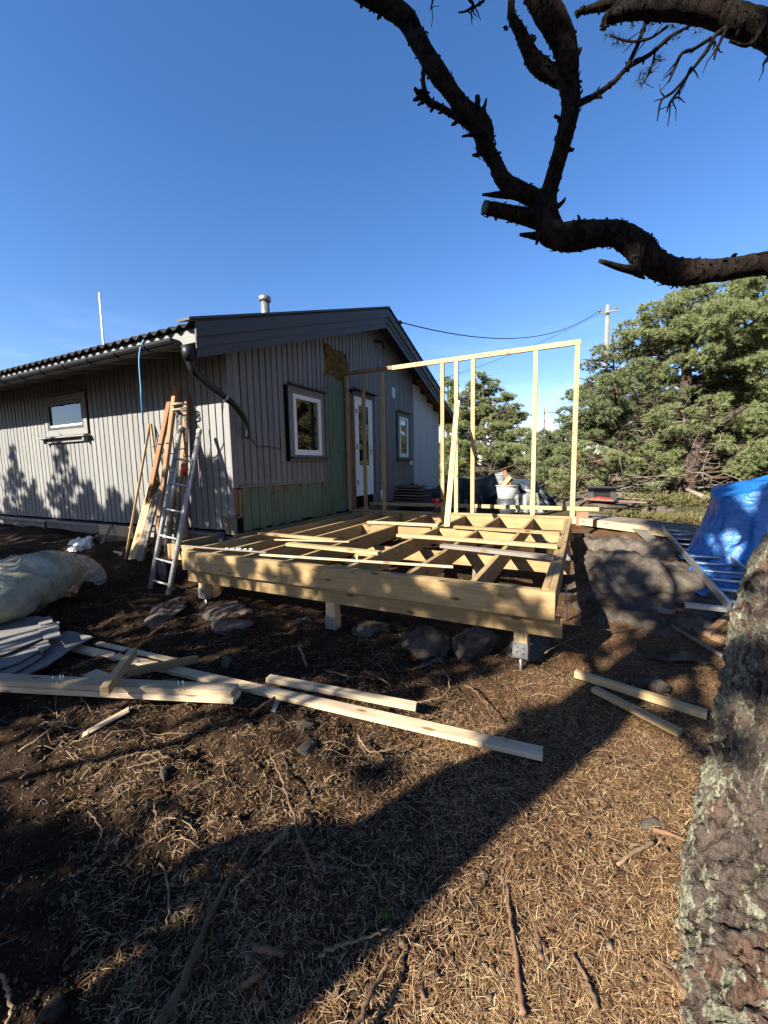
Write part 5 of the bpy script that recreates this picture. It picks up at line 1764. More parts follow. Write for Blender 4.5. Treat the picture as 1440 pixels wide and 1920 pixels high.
# pines left of the stud wall's right end
padsE = PD([(1022, 820, 20), (1040, 838, 24), (1020, 858, 24), (1046, 868, 24), (1022, 890, 22), (1008, 845, 16), (1012, 870, 20), (1060, 850, 24)], 17.0, .6, 6, .6, 2)
tE = aY(1030, 925, 17.0)
pine('pine_tree', (tE.x, 17.0, gz(tE.x, 17.0) - .1), aY(1028, 825, 17.0), .14, padsE, 'small pine seen between the last two studs', 22, 'needles_b', 66, (.14, .022), 16, TG, .1, 4)
padsF = PD([(904, 706, 13), (892, 724, 16), (922, 722, 15), (876, 744, 20), (906, 746, 22), (938, 746, 18), (866, 768, 20), (900, 774, 24), (936, 772, 22), (962, 764, 14), (972, 784, 15), (850, 745, 12), (925, 790, 22), (880, 790, 22), (855, 785, 20), (955, 795, 18)], 21.0, .8, 7, .55, 2)
tF = aY(912, 925, 21.0)
pine('pine_tree', (tF.x, 21.0, gz(tF.x, 21.0) - .1), aY(908, 706, 21.0), .2, padsF, 'slender pine with a pointed crown behind the middle studs', 27, 'needles', 60, (.16, .027), 16, TG, .04, 6)
padsG = PD([(850, 800, 24), (880, 806, 26), (915, 808, 26), (950, 812, 26), (985, 820, 24), (1002, 838, 20), (846, 834, 24), (880, 842, 28), (920, 846, 28), (960, 850, 28), (992, 866, 22), (850, 868, 22), (890, 876, 24), (930, 880, 24), (968, 884, 22), (998, 892, 18)], 18.5, .9, 8, .6, 2)
tG = aY(920, 925, 18.5)
pine('low_pine', (tG.x, 18.5, gz(tG.x, 18.5) - .1), aY(920, 830, 18.5), .14, padsG, 'bushy low pine thicket behind the middle of the stud wall', 31, 'needles', 60, (.15, .025), 16, TG, .1, 8)
padsH = PD([(838, 716, 14), (846, 736, 16), (836, 760, 18), (850, 776, 18), (838, 800, 18), (835, 850, 20), (830, 885, 20)], 24.0, .8, 12, .6, 2)
tH = aY(840, 925, 24.0)
pine('pine_tree', (tH.x, 24.0, gz(tH.x, 24.0) - .1), aY(840, 716, 24.0), .15, padsH, 'pine peeping out right behind the far corner of the house', 37, 'needles_b', 55, (.17, .030), 14, TG, .05, 0)
# distant wood closing the horizon
rgw = random.Random(3)
wp = []
for i in range(90):
    a_ = rad(rgw.uniform(-62, 48)); d_ = rgw.uniform(38, 60)
    x_, y_ = math.sin(a_) * d_, math.cos(a_) * d_
    h_ = rgw.uniform(1.2, 4.2)
    for k in range(3):
        wp.append(((x_ + rgw.uniform(-1, 1), y_, .6 + h_ * (k + .6) / 3), rgw.uniform(1.2, 2.0) * (1 - .2 * k), 1.0))
C, D = pad_tufts(wp, 1.6, np.random.default_rng(8))
v, f = blades(C, D, 7, .6, .16, np.random.default_rng(9))
tag(from_world('far_wood', v, f, MT['needles_b']), 'low far-off pine wood along the horizon', 'wood', kind='stuff')

# fallen reddish limb before the pines
q0, q1 = aY(1100, 852, 12.3), aY(1133, 872, 12.3)
tag(tube('fallen_limb', limb_path(q0, q1, np.random.default_rng(4), 7, .12), [.03, .06, .07, .07, .07, .06, .05], MT['bark'], None, 8), 'thick reddish broken limb caught in the low pine', 'limb')
q0, q1 = aY(1288, 918, 12.5), aY(1330, 936, 12.0)
tag(tube('bare_pole', [q0, q1], [.05, .06], MT['deadtwig'], None, 8), 'bare pale pole slanting down behind the blue tarpaulin', 'pole')

# yellow-green undergrowth at the foot of the pines
def cover(name, pts, K, L, w, mat, label, seed):
    rng = np.random.default_rng(seed)
    C = []
    for (cx, cy, rx, ry, n, h) in pts:
        x = cx + rng.normal(size=n) * rx; y = cy + rng.normal(size=n) * ry
        z = ground_z(x, y) + rng.random(n) * h
        C.append(np.stack([x, y, z], 1))
    C = np.vstack(C)
    D = np.tile(np.array([0, 0, 1.0]), (len(C), 1))
    v, f = blades(C, D, K, L, w, rng, .7)
    return tag(from_world(name, v, f, MT[mat]), label, 'undergrowth', kind='stuff')


ua, ub, uc = aZ(1290, 945, .5), aZ(1050, 930, .5), aZ(1200, 935, .5)
cover('undergrowth', [(ua.x, ua.y, .9, .5, 700, .22), (ua.x + 1.2, ua.y, .8, .6, 600, .22), (ub.x, ub.y, 1.0, .6, 900, .3), (uc.x + 1, uc.y + .9, 1.6, .6, 900, .25), (ub.x - 2.2, ub.y + 1.4, 1.5, .8, 1000, .4), (1.35, 9.6, .4, .2, 260, .05), (2.2, 9.4, .5, .3, 300, .06)], 6, .12, .022, 'shrub', 'yellow-green undergrowth along the foot of the pines', 6)

# more pines to the right of the picture (some show in the window panes, others added to cut skylight on the gable)
def copy_tree(o, dx, dy, rz, label):
    M = Matrix.Translation(V((dx, dy, 0)))
    c = o.copy(); COL.objects.link(c); W[c.name] = M @ W[o.name]; c.matrix_basis = W[c.name]; c['label'] = label; c['group'] = 'pines right of the picture'
    for ch in o.children:
        k = ch.copy(); COL.objects.link(k); k.parent = c; k.matrix_parent_inverse = W[c.name].inverted()
        k.matrix_basis = M @ W[ch.name]; W[k.name] = k.matrix_basis.copy()
    return c


bigp = [o for o in bpy.data.objects if o.get('label', '').startswith('largest pine')][0]
sidep = [o for o in bpy.data.objects if o.get('label', '').startswith('pine left of')][0]
copy_tree(bigp, 6.5, -2.2, 0, 'broad pine standing to the right of the picture, nearest the blue tarpaulin')
copy_tree(sidep, 12.0, -6.0, 0, 'stepped pine far to the right of the picture')
copy_tree(bigp, 7.5, -9.5, 0, 'broad pine to the right of the viewer, level with the deck')
copy_tree(sidep, 5.8, -11.5, 0, 'stepped pine close on the right of the viewer')
copy_tree(bigp, 4.5, -13.5, 0, 'broad pine right of and behind the viewer')
copy_tree(bigp, 11.5, -7.5, 0, 'broad pine farthest to the right of the picture')

# ------------------------------------------------------------------ near pine: trunk and overhanging limbs
near = empty('old_pine', (.72, 1.62, 0), 'gnarled old pine with lichen-covered trunk at right and bare limbs overhead', 'tree')
# trunk axis: left silhouette traced, radius added sideways
TRK = [(1350, 2140, .94, .34), (1316, 2010, 1.03, .31), (1286, 1900, 1.12, .285), (1263, 1780, 1.24, .262), (1272, 1680, 1.34, .25), (1300, 1520, 1.50, .238), (1328, 1380, 1.60, .226), (1352, 1260, 1.68, .215), (1362, 1170, 1.73, .205), (1392, 1085, 1.78, .20), (1440, 990, 1.83, .19), (1505, 880, 1.88, .185), (1560, 760, 1.92, .18), (1590, 640, 1.96, .175), (1600, 560, 2.0, .17)]
axis_ = []
for (px, py, D_, r) in TRK:
    p = aD(px, py, D_)
    vdir = ray(px, py).normalized()
    tang = V((.25, .1, 1)).normalized()
    sd_ = vdir.cross(tang).normalized()
    if sd_.dot(_r2) < 0: sd_ = -sd_
    axis_.append(tuple(p + sd_ * r + vdir * r * .15) + (r,))


def bark_tube(name, pts4, n, seg, mat, parent, seed, amp=.10, plate=.05, flare=None):
    S = spline(pts4, seg)
    m = len(S)
    vs_ = np.empty((m * n, 3)); nr = np.empty((m * n, 3)); ru = np.empty(m * n)
    t0 = V(S[1][:3]) - V(S[0][:3]); nrm = t0.orthogonal().normalized()
    for i in range(m):
        t = (V(S[min(i + 1, m - 1)][:3]) - V(S[max(i - 1, 0)][:3])).normalized()
        nrm = (nrm - t * nrm.dot(t)).normalized(); b = t.cross(nrm)
        a = np.linspace(0, 2 * np.pi, n, endpoint=False)
        dirs = np.cos(a)[:, None] * np.array(nrm) + np.sin(a)[:, None] * np.array(b)
        vs_[i * n:(i + 1) * n] = np.array(S[i][:3]) + dirs * S[i][3]
        nr[i * n:(i + 1) * n] = dirs
        ru[i * n:(i + 1) * n] = S[i][3]
    q = vs_ * np.array([1, 1, .55])
    lump = fbm(vs_ * 4.5, 3, .5, seed)
    w = fbm(q * 9, 2, .5, seed + 7)[:, None] * .03
    pl = vnoise((q + w) * 34, seed + 2) + .6 * vnoise((q + w) * 75, seed + 3)
    pl = np.round(pl * 2.2) / 2.2 * .6 + pl * .4             # flaky steps
    fine = fbm(q * 90, 2, .6, seed + 4)
    fis = (1 - np.abs(vnoise((vs_ + w) * np.array([19, 19, 5.5]), seed + 6))) ** 5 + .6 * (1 - np.abs(vnoise((vs_ + w) * np.array([44, 44, 15]), seed + 8))) ** 5
    d = ru * amp * lump + plate * np.clip(ru / .2, .25, 1.1) * (.15 * pl + .14 * fine - .28 * fis)
    vs_ = vs_ + nr * d[:, None]
    i_ = np.arange(m - 1)[:, None] * n; k_ = np.arange(n)[None]
    f = np.stack([(i_ + k_).ravel(), (i_ + (k_ + 1) % n).ravel(), (i_ + n + (k_ + 1) % n).ravel(), (i_ + n + k_).ravel()], 1)
    # close the ends
    c0, c1 = vs_[:n].mean(0), vs_[-n:].mean(0)
    o0 = len(vs_)
    vs_ = np.vstack([vs_, c0[None], c1[None]])
    k1 = np.arange(n); e0 = np.stack([(k1 + 1) % n, k1, np.full(n, o0), np.full(n, o0)], 1)
    e1 = np.stack([(m - 1) * n + k1, (m - 1) * n + (k1 + 1) % n, np.full(n, o0 + 1), np.full(n, o0 + 1)], 1)
    me_v, me_f = vs_, np.vstack([f])
    o = from_world(name, me_v, me_f, mat, parent, True)
    bm = bmesh.new(); bm.from_mesh(o.data)
    bm.verts.ensure_lookup_table()
    for e in (e0, e1):
        for q_ in e: 
            try: bm.faces.new([bm.verts[int(x)] for x in q_[:3]])
            except ValueError: pass
    bm.to_mesh(o.data); bm.free()
    return o, S


trunk, trS = bark_tube('trunk', axis_, 190, 26, MT['bark_near'], near, 3, .07, .075)

# limbs traced against the sky: (x, y, radius) in the 1.8x detail crop, then depth
LIMB_PTS = []
def Lb(pts, d0, d1):
    out = []
    n = len(pts)
    for i, (zx, zy, zr) in enumerate(pts):
        D_ = d0 + (d1 - d0) * i / (n - 1)
        p = aD(640 + zx * .5556, zy * .5556, D_)
        out.append(tuple(p) + (zr * .5556 * D_ / FPX * (.86 if zx < 560 else .92),))
        if zr > 15: LIMB_PTS.append(tuple(p))
    return out


bb = MT['bark_shade']
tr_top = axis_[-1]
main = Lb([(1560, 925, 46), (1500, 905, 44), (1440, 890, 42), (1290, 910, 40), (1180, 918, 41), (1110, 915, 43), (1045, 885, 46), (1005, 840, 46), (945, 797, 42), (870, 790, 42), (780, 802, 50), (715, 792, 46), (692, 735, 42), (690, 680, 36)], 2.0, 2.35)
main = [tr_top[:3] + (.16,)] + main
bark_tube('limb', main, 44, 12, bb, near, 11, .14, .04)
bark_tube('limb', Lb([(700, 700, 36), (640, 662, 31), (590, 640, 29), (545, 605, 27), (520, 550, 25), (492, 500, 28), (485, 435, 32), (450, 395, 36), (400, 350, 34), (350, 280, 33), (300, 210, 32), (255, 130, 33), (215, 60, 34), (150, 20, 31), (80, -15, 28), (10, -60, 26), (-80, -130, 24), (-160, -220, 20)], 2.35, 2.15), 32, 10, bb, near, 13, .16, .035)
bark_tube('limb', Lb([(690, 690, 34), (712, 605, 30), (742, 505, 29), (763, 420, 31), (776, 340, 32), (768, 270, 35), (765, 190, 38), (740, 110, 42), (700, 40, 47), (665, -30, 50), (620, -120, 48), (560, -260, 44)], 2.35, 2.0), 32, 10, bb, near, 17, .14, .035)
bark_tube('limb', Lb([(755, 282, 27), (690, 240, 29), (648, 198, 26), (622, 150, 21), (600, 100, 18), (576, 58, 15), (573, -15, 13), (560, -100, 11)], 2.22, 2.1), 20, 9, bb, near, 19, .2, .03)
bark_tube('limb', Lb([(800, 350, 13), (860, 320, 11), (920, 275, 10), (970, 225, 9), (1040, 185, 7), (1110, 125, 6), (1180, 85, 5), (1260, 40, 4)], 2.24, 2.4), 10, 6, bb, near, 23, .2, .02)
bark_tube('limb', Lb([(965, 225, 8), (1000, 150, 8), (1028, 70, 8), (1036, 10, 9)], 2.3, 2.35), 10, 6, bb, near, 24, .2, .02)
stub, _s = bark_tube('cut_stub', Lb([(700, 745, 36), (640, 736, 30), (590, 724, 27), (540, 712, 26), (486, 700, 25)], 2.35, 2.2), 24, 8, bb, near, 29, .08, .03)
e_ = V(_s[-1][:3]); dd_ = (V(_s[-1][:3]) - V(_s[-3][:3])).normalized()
tube('cut_face', [e_ + dd_ * .0005, e_ + dd_ * .006], [_s[-1][3] * .95, _s[-1][3] * .9], MT['shadecut'], stub, 16)
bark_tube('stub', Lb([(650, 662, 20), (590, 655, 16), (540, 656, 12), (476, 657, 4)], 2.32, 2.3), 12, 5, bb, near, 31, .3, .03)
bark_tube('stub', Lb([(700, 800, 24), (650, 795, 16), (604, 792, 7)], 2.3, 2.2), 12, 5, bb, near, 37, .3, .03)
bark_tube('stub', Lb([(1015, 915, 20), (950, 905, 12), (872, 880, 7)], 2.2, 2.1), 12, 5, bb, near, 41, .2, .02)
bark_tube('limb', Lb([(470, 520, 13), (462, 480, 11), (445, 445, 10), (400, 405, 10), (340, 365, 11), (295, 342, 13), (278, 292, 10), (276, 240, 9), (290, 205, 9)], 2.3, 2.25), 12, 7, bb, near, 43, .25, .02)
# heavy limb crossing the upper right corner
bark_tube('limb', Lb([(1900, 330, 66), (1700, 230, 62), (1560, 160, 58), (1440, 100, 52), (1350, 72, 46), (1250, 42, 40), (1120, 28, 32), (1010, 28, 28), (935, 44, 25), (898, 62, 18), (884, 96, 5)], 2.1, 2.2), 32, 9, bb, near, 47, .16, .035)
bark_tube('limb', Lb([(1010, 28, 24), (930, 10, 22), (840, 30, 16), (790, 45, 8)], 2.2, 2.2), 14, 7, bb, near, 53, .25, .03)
# hanging dead twigs, upper right
rg = random.Random(14)
tw = []
def twig(pts, d0, d1, br=3):
    L4 = Lb(pts, d0, d1)
    S = spline(L4, 6)
    one = [tube_data([V(s_[:3]) for s_ in S], [max(.0016, s_[3]) for s_ in S], 6)]
    tw.append(one)
    for k in range(br):
        i = rg.randrange(2, len(S) - 1)
        p = V(S[i][:3]); q = p + V((rg.uniform(-.06, .06), rg.uniform(-.04, .04), rg.uniform(-.09, .05)))
        m_ = (p + q) / 2 + V((rg.uniform(-.01, .01), 0, rg.uniform(-.01, .01)))
        one.append(tube_data([p, m_, q], [S[i][3] * .7, S[i][3] * .5, .0015], 4))
twig([(1310, 85, 10), (1262, 120, 8), (1240, 160, 7), (1200, 215, 6), (1160, 265, 5), (1120, 310, 5), (1080, 340, 4), (1066, 408, 2)], 2.15, 2.0, 9)
twig([(1245, 130, 7), (1190, 165, 6), (1150, 180, 6), (1125, 230, 5), (1106, 275, 3)], 2.12, 2.0, 6)
twig([(1180, 230, 6), (1150, 290, 5), (1110, 345, 4), (1098, 378, 2)], 2.05, 1.98, 6)
twig([(1300, 95, 7), (1270, 160, 5), (1258, 200, 3)], 2.1, 2.0, 4)
twig([(1100, 90, 5), (1040, 130, 4), (975, 140, 4), (905, 120, 3)], 2.2, 2.2, 6)
twig([(1060, 170, 4), (1050, 215, 4), (1030, 262, 3), (1010, 290, 2)], 2.35, 2.35, 5)
twig([(430, -5, 6), (445, 18, 5), (420, 38, 4), (395, 42, 3)], 2.0, 2.0, 4)
twig([(482, 2, 5), (450, 24, 4), (436, 44, 3)], 2.0, 2.0, 3)
twig([(310, -10, 5), (305, 18, 3), (300, 34, 2)], 2.1, 2.1, 2)
twig([(1440, 60, 9), (1380, 150, 6), (1310, 140, 4)], 2.1, 2.0, 5)
twig([(1445, 190, 6), (1432, 205, 5), (1424, 218, 4)], 2.0, 2.0, 2)
for t_ in tw:
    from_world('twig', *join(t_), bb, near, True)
# broken branch spikes along the limbs
sp_ = []
for (zx, zy, dx, dy, r) in ((800, 750, -2, -32, 8), (815, 748, 10, -12, 7), (893, 752, 3, -22, 8), (735, 690, 28, -30, 8), (460, 370, -2, -62, 14), (478, 375, 14, -55, 10), (795, 190, 18, -38, 9), (735, 400, -18, -12, 8), (775, 505, 14, -3, 6),
                          (455, 455, -60, 8, 6), (470, 520, -34, 4, 8), (395, 408, -28, 18, 6), (310, 360, -6, 22, 7), (340, 372, -10, 14, 6), (275, 320, -36, -28, 10), (270, 330, -34, 12, 9), (280, 335, -26, 26, 8), (715, 530, -8, 8, 5), (870, 325, 14, 4, 5), (930, 838, 6, 14, 7), (660, 800, -2, 30, 8), (520, 735, -2, 8, 5), (1000, 930, 30, 14, 6), (1150, 878, 16, 8, 5), (1325, 862, 12, -8, 6), (130, 55, -8, 14, 6), (235, 140, -10, 16, 6), (1320, 130, 14, 8, 6), (1285, 95, 2, 18, 6), (650, 130, 8, -6, 7), (555, 95, -10, -4, 6)):
    D_ = 2.25
    a_ = aD(640 + zx * .5556, zy * .5556, D_); b_ = aD(640 + (zx + dx * .8) * .5556, (zy + dy * .8) * .5556, D_ - .03)
    m_ = a_.lerp(b_, .55) + V((rg.uniform(-.006, .006), 0, rg.uniform(-.006, .006)))
    k_ = .5556 * D_ / FPX
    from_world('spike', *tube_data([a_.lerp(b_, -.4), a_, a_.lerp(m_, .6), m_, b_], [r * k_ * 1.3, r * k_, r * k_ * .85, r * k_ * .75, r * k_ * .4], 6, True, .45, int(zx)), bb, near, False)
# loose bark flakes on the limbs
FLv, FLf = [], []
rngf = np.random.default_rng(6)
for src in [o for o in near.children if o.name.startswith(('limb', 'cut_stub'))]:
    me = src.data
    n = len(me.vertices)
    co = np.empty(n * 3, dtype=np.float32); me.vertices.foreach_get('co', co); co = co.reshape(-1, 3)
    nn = np.empty(n * 3, dtype=np.float32); me.vertices.foreach_get('normal', nn); nn = nn.reshape(-1, 3)
    co = co + np.array(W[src.name].translation)
    k = rngf.choice(n, min(n // 14, 320), replace=False)
    for i in k:
        c, u = co[i], nn[i]
        t = np.cross(u, rngf.normal(size=3)); t /= np.linalg.norm(t) + 1e-9
        b2 = np.cross(u, t)
        s1_, s2_ = rngf.uniform(.006, .018), rngf.uniform(.003, .008)
        lift = rngf.uniform(.0, .010)
        o = len(FLv)
        FLv += [c - t * s1_ - b2 * s2_ - u * .003, c + t * s1_ - b2 * s2_ + u * lift, c + t * s1_ * .8 + b2 * s2_ + u * (lift + .003), c - t * s1_ + b2 * s2_ - u * .001]
        FLf.append((o, o + 1, o + 2, o + 3))
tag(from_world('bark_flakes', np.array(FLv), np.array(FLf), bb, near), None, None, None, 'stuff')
# sparse living needles upper right
TC, TDn = [], []
for (zx, zy) in ((925, 135), (905, 120), (945, 150), (1020, 260), (1030, 235), (1010, 285), (1050, 215), (1075, 200), (1090, 60), (1120, 95), (1150, 70), (990, 80), (1040, 90), (1200, 95), (1240, 75), (1180, 40), (1280, 60), (1130, 120)):
    for k in range(5):
        p = aD(640 + (zx + rg.uniform(-14, 14)) * .5556, (zy + rg.uniform(-14, 14)) * .5556, 2.3 + rg.uniform(-.08, .08))
        TC.append(tuple(p)); TDn.append((rg.uniform(-.6, .2), rg.uniform(-.3, .3), rg.uniform(-.6, .4)))
TDn = np.array(TDn); TDn /= np.linalg.norm(TDn, axis=1)[:, None]
v, f = blades(np.array(TC), TDn, 9, .045, .0022, np.random.default_rng(3), .8)
from_world('needles', v, f, MT['needles_shade'], near)
# the crown of this tree, high over the picture
rg2 = random.Random(77)
npads = []
for (x_, y_, z_, r_) in ((1.4, 3.4, 6.2, .9), (.2, 3.0, 6.9, .9), (2.4, 2.4, 6.5, 1.0), (1.2, 1.2, 7.1, 1.0), (-.4, 1.4, 6.4, .8), (2.6, 4.0, 7.4, .9), (1.6, 2.3, 7.9, 1.0)):
    npads.append(((x_, y_, z_), r_, r_ * .5))
C, D = pad_tufts(npads, 40, np.random.default_rng(5))
v, f = blades(C, D, 12, .12, .02, np.random.default_rng(6))
from_world('crown', v, f, MT['needles'], near)
lim = []
for (p, r_, _z) in npads:
    lim.append(tube_data(limb_path((1.2, 2.2, 4.6), p, np.random.default_rng(int(p[0] * 10) + 40), 6, .3), [.07, .06, .05, .04, .03, .02], 6))
lim.append(tube_data([V(tr_top[:3]), V((1.55, 2.35, 3.3)), V((1.4, 2.3, 4.0)), V((1.2, 2.2, 4.7))], [.16, .14, .12, .09], 10))
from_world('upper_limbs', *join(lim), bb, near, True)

# ------------------------------------------------------------------ pines behind the camera (they shade the picture)
BG = 'pines standing behind the viewer'
def s_back(x, y, z, s):
    """the point from which sunlight comes to (x, y, z), s metres back along the ground"""
    return (x - math.sin(SUN_A) * s, y - math.cos(SUN_A) * s, z + math.tan(SUN_E) * s)

tb = s_back(-1.18, .55, 0, 3.4)
padsT = []
rgb = random.Random(21)
def clump(x, y, z, s, r, flat=.6, j=.25):
    c = s_back(x + rgb.uniform(-j, j), y + rgb.uniform(-j, j), z + rgb.uniform(-j, j) * .6, s + rgb.uniform(-.8, .8))
    padsT.append((c, r, r * flat))
def on_tarp(p):
    """would a clump shading p also shade the blue tarpaulin"""
    k_ = (6.0 - p[1]) / math.cos(SUN_A)
    x_, z_ = p[0] + k_ * math.sin(SUN_A), p[2] - k_ * math.tan(SUN_E)
    return 1.2 < x_ < 4.2 and .1 < z_ < 2.0


# shade for the limbs overhead
for sb in (4.2, 6.4):
    for (x, y, z) in ((1.7, 2.0, 2.85), (1.3, 2.0, 2.85), (.9, 2.1, 2.9), (.5, 2.2, 3.05), (.3, 2.2, 3.3), (.05, 2.1, 3.6), (-.25, 2.1, 3.95), (.5, 2.1, 3.7), (.6, 2.0, 4.2), (1.2, 2.0, 4.0), (1.6, 2.0, 4.1), (-.55, 2.1, 4.3), (.9, 2.0, 3.35), (1.4, 2.0, 3.5), (0, 2.1, 4.4), (1.8, 1.9, 3.2), (.2, 2.1, 4.0), (.9, 2.0, 4.6), (1.5, 2.0, 4.6), (1.0, 2.0, 3.8)):
        if not on_tarp((x, y, z)): clump(x, y, z, sb, .60, .75, .1)
for p_ in LIMB_PTS:
    if not on_tarp(p_): clump(p_[0], p_[1], p_[2], 4.4, .42, .8, .05)
# deep shade in the lower left corner
for k in range(8):
    clump(rgb.uniform(-2.4, -1.3), rgb.uniform(.2, .8), 0, 4.6, rgb.uniform(.06, .12), .8, .05)
# dapples on the bedrock and the right-hand soil
for k in range(20):
    clump(rgb.uniform(.1, 2.2), rgb.uniform(3.2, 5.6), .2, rgb.uniform(7, 9), rgb.uniform(.16, .34), .6)
for k in range(6):
    clump(rgb.uniform(-.1, 1.3), rgb.uniform(2.6, 3.2), .0, rgb.uniform(7, 8), rgb.uniform(.10, .22), .6)
pine('shading_pine', (tb[0], tb[1], -.1), (tb[0] + .45, tb[1] - .4, 7.2), .31, padsT, 'thick-stemmed pine behind the viewer whose trunk shadow crosses the foreground', 51, 'needles', 66, (.13, .028), 13, BG, .03, 0)
# its neighbour: low crown that dapples soil and front beam
padsT = []
for k in range(16):
    clump(rgb.uniform(-4.2, -.4), rgb.uniform(2.3, 2.9), .0, rgb.uniform(6.0, 8.0), rgb.uniform(.08, .20), .6, .15)
for k in range(5):
    clump(rgb.uniform(-3.8, -.8), rgb.uniform(1.2, 1.9), .1, rgb.uniform(6.0, 8.0), rgb.uniform(.04, .10), .6)
for k in range(56):
    clump(rgb.uniform(-4.1, -.1), 2.97, rgb.uniform(.35, .68), rgb.uniform(5.0, 6.5), rgb.uniform(.04, .095), .9, .03)
for k in range(7):
    clump(rgb.uniform(-3.2, -.9), rgb.uniform(.2, .9), 0, rgb.uniform(6.0, 7.0), rgb.uniform(.08, .20), .6, .1)
pine('shading_pine', (-7.3, -4.6, -.1), (-6.4, -4.5, 5.2), .13, padsT, 'thin low-branched pine behind the viewer that dapples the soil and deck beam', 57, 'needles', 60, (.11, .022), 12, BG, .1, 0)
padsT = []
for k in range(13):
    clump(rgb.uniform(-8.5, -4.3), rgb.uniform(2.3, 3.7), .25, rgb.uniform(6.5, 8.0), rgb.uniform(.22, .46), .6)
for k in range(3):
    clump(rgb.uniform(-6.5, -4.6), rgb.uniform(.6, 1.4), .1, rgb.uniform(6.0, 7.0), rgb.uniform(.15, .35), .6)
pine('shading_pine', (-10.0, -3.6, -.1), (-9.7, -3.5, 4.6), .13, padsT, 'bushy young pine behind the viewer that shades the sack and soil at left', 58, 'needles', 50, (.12, .026), 12, BG, .1, 0)
# young pines whose tips show as shadows on the long wall
for i, (px_, py_, s, ht) in enumerate(((22, 836, 6.0, 1.7), (116, 826, 6.0, 1.8), (215, 920, 5.5, .8), (-40, 850, 6.2, 1.6), (245, 945, 5.2, .7), (405, 862, 5.0, 1.0), (165, 905, 5.6, .8), (62, 905, 5.6, .9))):
    tip = aY(px_, py_, SYP)
    c = s_back(tip.x, SYP, 0, s)
    zt = tip.z + math.tan(SUN_E) * s
    pads_ = []
    n_ = 20
    for k in range(n_):
        t = k / (n_ - 1)
        rr_ = .05 + .72 * t * min(1, ht / 1.4)
        a_ = k * 2.4
        pads_.append(((c[0] + math.cos(a_) * rr_ * .9, c[1] + math.sin(a_) * rr_ * .9, zt - .12 - t * ht), .09 + .17 * t, .16 + .12 * t))
    for k in range(7):
        a_ = k * 1.9
        pads_.append(((c[0] + math.cos(a_) * .7, c[1] + math.sin(a_) * .7, max(.7, zt - ht - .2 - .3 * k)), .44, .30))
    lab = ['young pine behind the viewer casting the left pointed shadow on the long wall', 'young pine behind the viewer casting the shadow below the small window', 'low young pine behind the viewer casting a small shadow on the wall foot', 'young pine behind the viewer farthest to the left',
           'low young pine behind the viewer shading the wall beside the leaning boards', 'young pine behind the viewer shading the house corner', 'low young pine behind the viewer shading the ledge', 'bushy young pine behind the viewer between the two tall shadows'][i]
    pine('young_pine', (c[0], c[1], gz(c[0], c[1]) - .05), (c[0], c[1], zt), .06, pads_, lab, 60 + i, 'needles', 190, (.10, .030), 12, 'young pines behind the viewer', .02, 0)

# ================================================================== forest floor
def scatter(n, seed, rmin=.35, rmax=9.0, a0=-75, a1=25, power=1.0):
    rng = np.random.default_rng(seed)
    r = np.exp(rng.uniform(math.log(rmin), math.log(rmax), int(n * 1.0)))
    a = np.radians(rng.uniform(a0, a1, len(r)))
    x, y = np.sin(a) * r, np.cos(a) * r
    keep = (y > .15) & ~((y > 4.05) & (x < -4.3)) 
    return x[keep], y[keep], rng


def needle_mesh(x, y, rng, lmin, lmax, w, lift, curve=.25, pitch=.25, flow=None):
    n = len(x)
    z = ground_z(x, y) + rng.uniform(.001, lift, n)
    a = rng.uniform(0, 2 * np.pi, n)
    if flow is not None:
        a = np.where(rng.random(n) < .6, flow + rng.normal(0, .55, n), a)
    L = rng.uniform(lmin, lmax, n)
    dx, dy = np.cos(a), np.sin(a)
    pz = rng.normal(0, pitch, n)
    W_ = w * rng.uniform(.6, 1.4, n)
    cv = rng.normal(0, curve, n) * L
    v = np.empty((n, 6, 3))
    for j, t in enumerate((-.5, 0, .5)):
        px = x + dx * L * t - dy * cv * (1 - 4 * t * t) * .5
        py = y + dy * L * t + dx * cv * (1 - 4 * t * t) * .5
        pzz = z + pz * L * t + L * .06 * (1 - 4 * t * t)
        for s_, k in ((-1, 0), (1, 1)):
            ww = W_ * (1 if t == 0 else .55)
            v[:, j * 2 + k, 0] = px - dy * ww * .5 * s_
            v[:, j * 2 + k, 1] = py + dx * ww * .5 * s_
            v[:, j * 2 + k, 2] = pzz
    b = np.arange(n)[:, None] * 6
    f = np.concatenate([b + np.array([[0, 1, 3, 2]]), b + np.array([[2, 3, 5, 4]])])
    return v.reshape(-1, 3), f


# fallen needles: a thick carpet on the right, thin on the torn soil
x, y, rng = scatter(400000, 1, .5, 6.0, -68, 20)
q = fbm(np.stack([x * 1.4, y * 1.4, x * 0], 1), 3, .5, 70)
dens = np.clip(.52 + .50 * x + .34 * q + .12 * np.clip(1.6 - y, 0, 1), .12, 1.0)
dens = np.where(y > 3.1, dens * .45, dens)
k = rng.random(len(x)) < dens
x, y = x[k], y[k]
v, f = needle_mesh(x, y, rng, .018, .052, .0017, .012, .07, .20)
tag(from_world('fallen_needles', v, f, MT['straw']), 'straw-coloured fallen pine needles strewn over the forest floor', 'needles', kind='stuff')
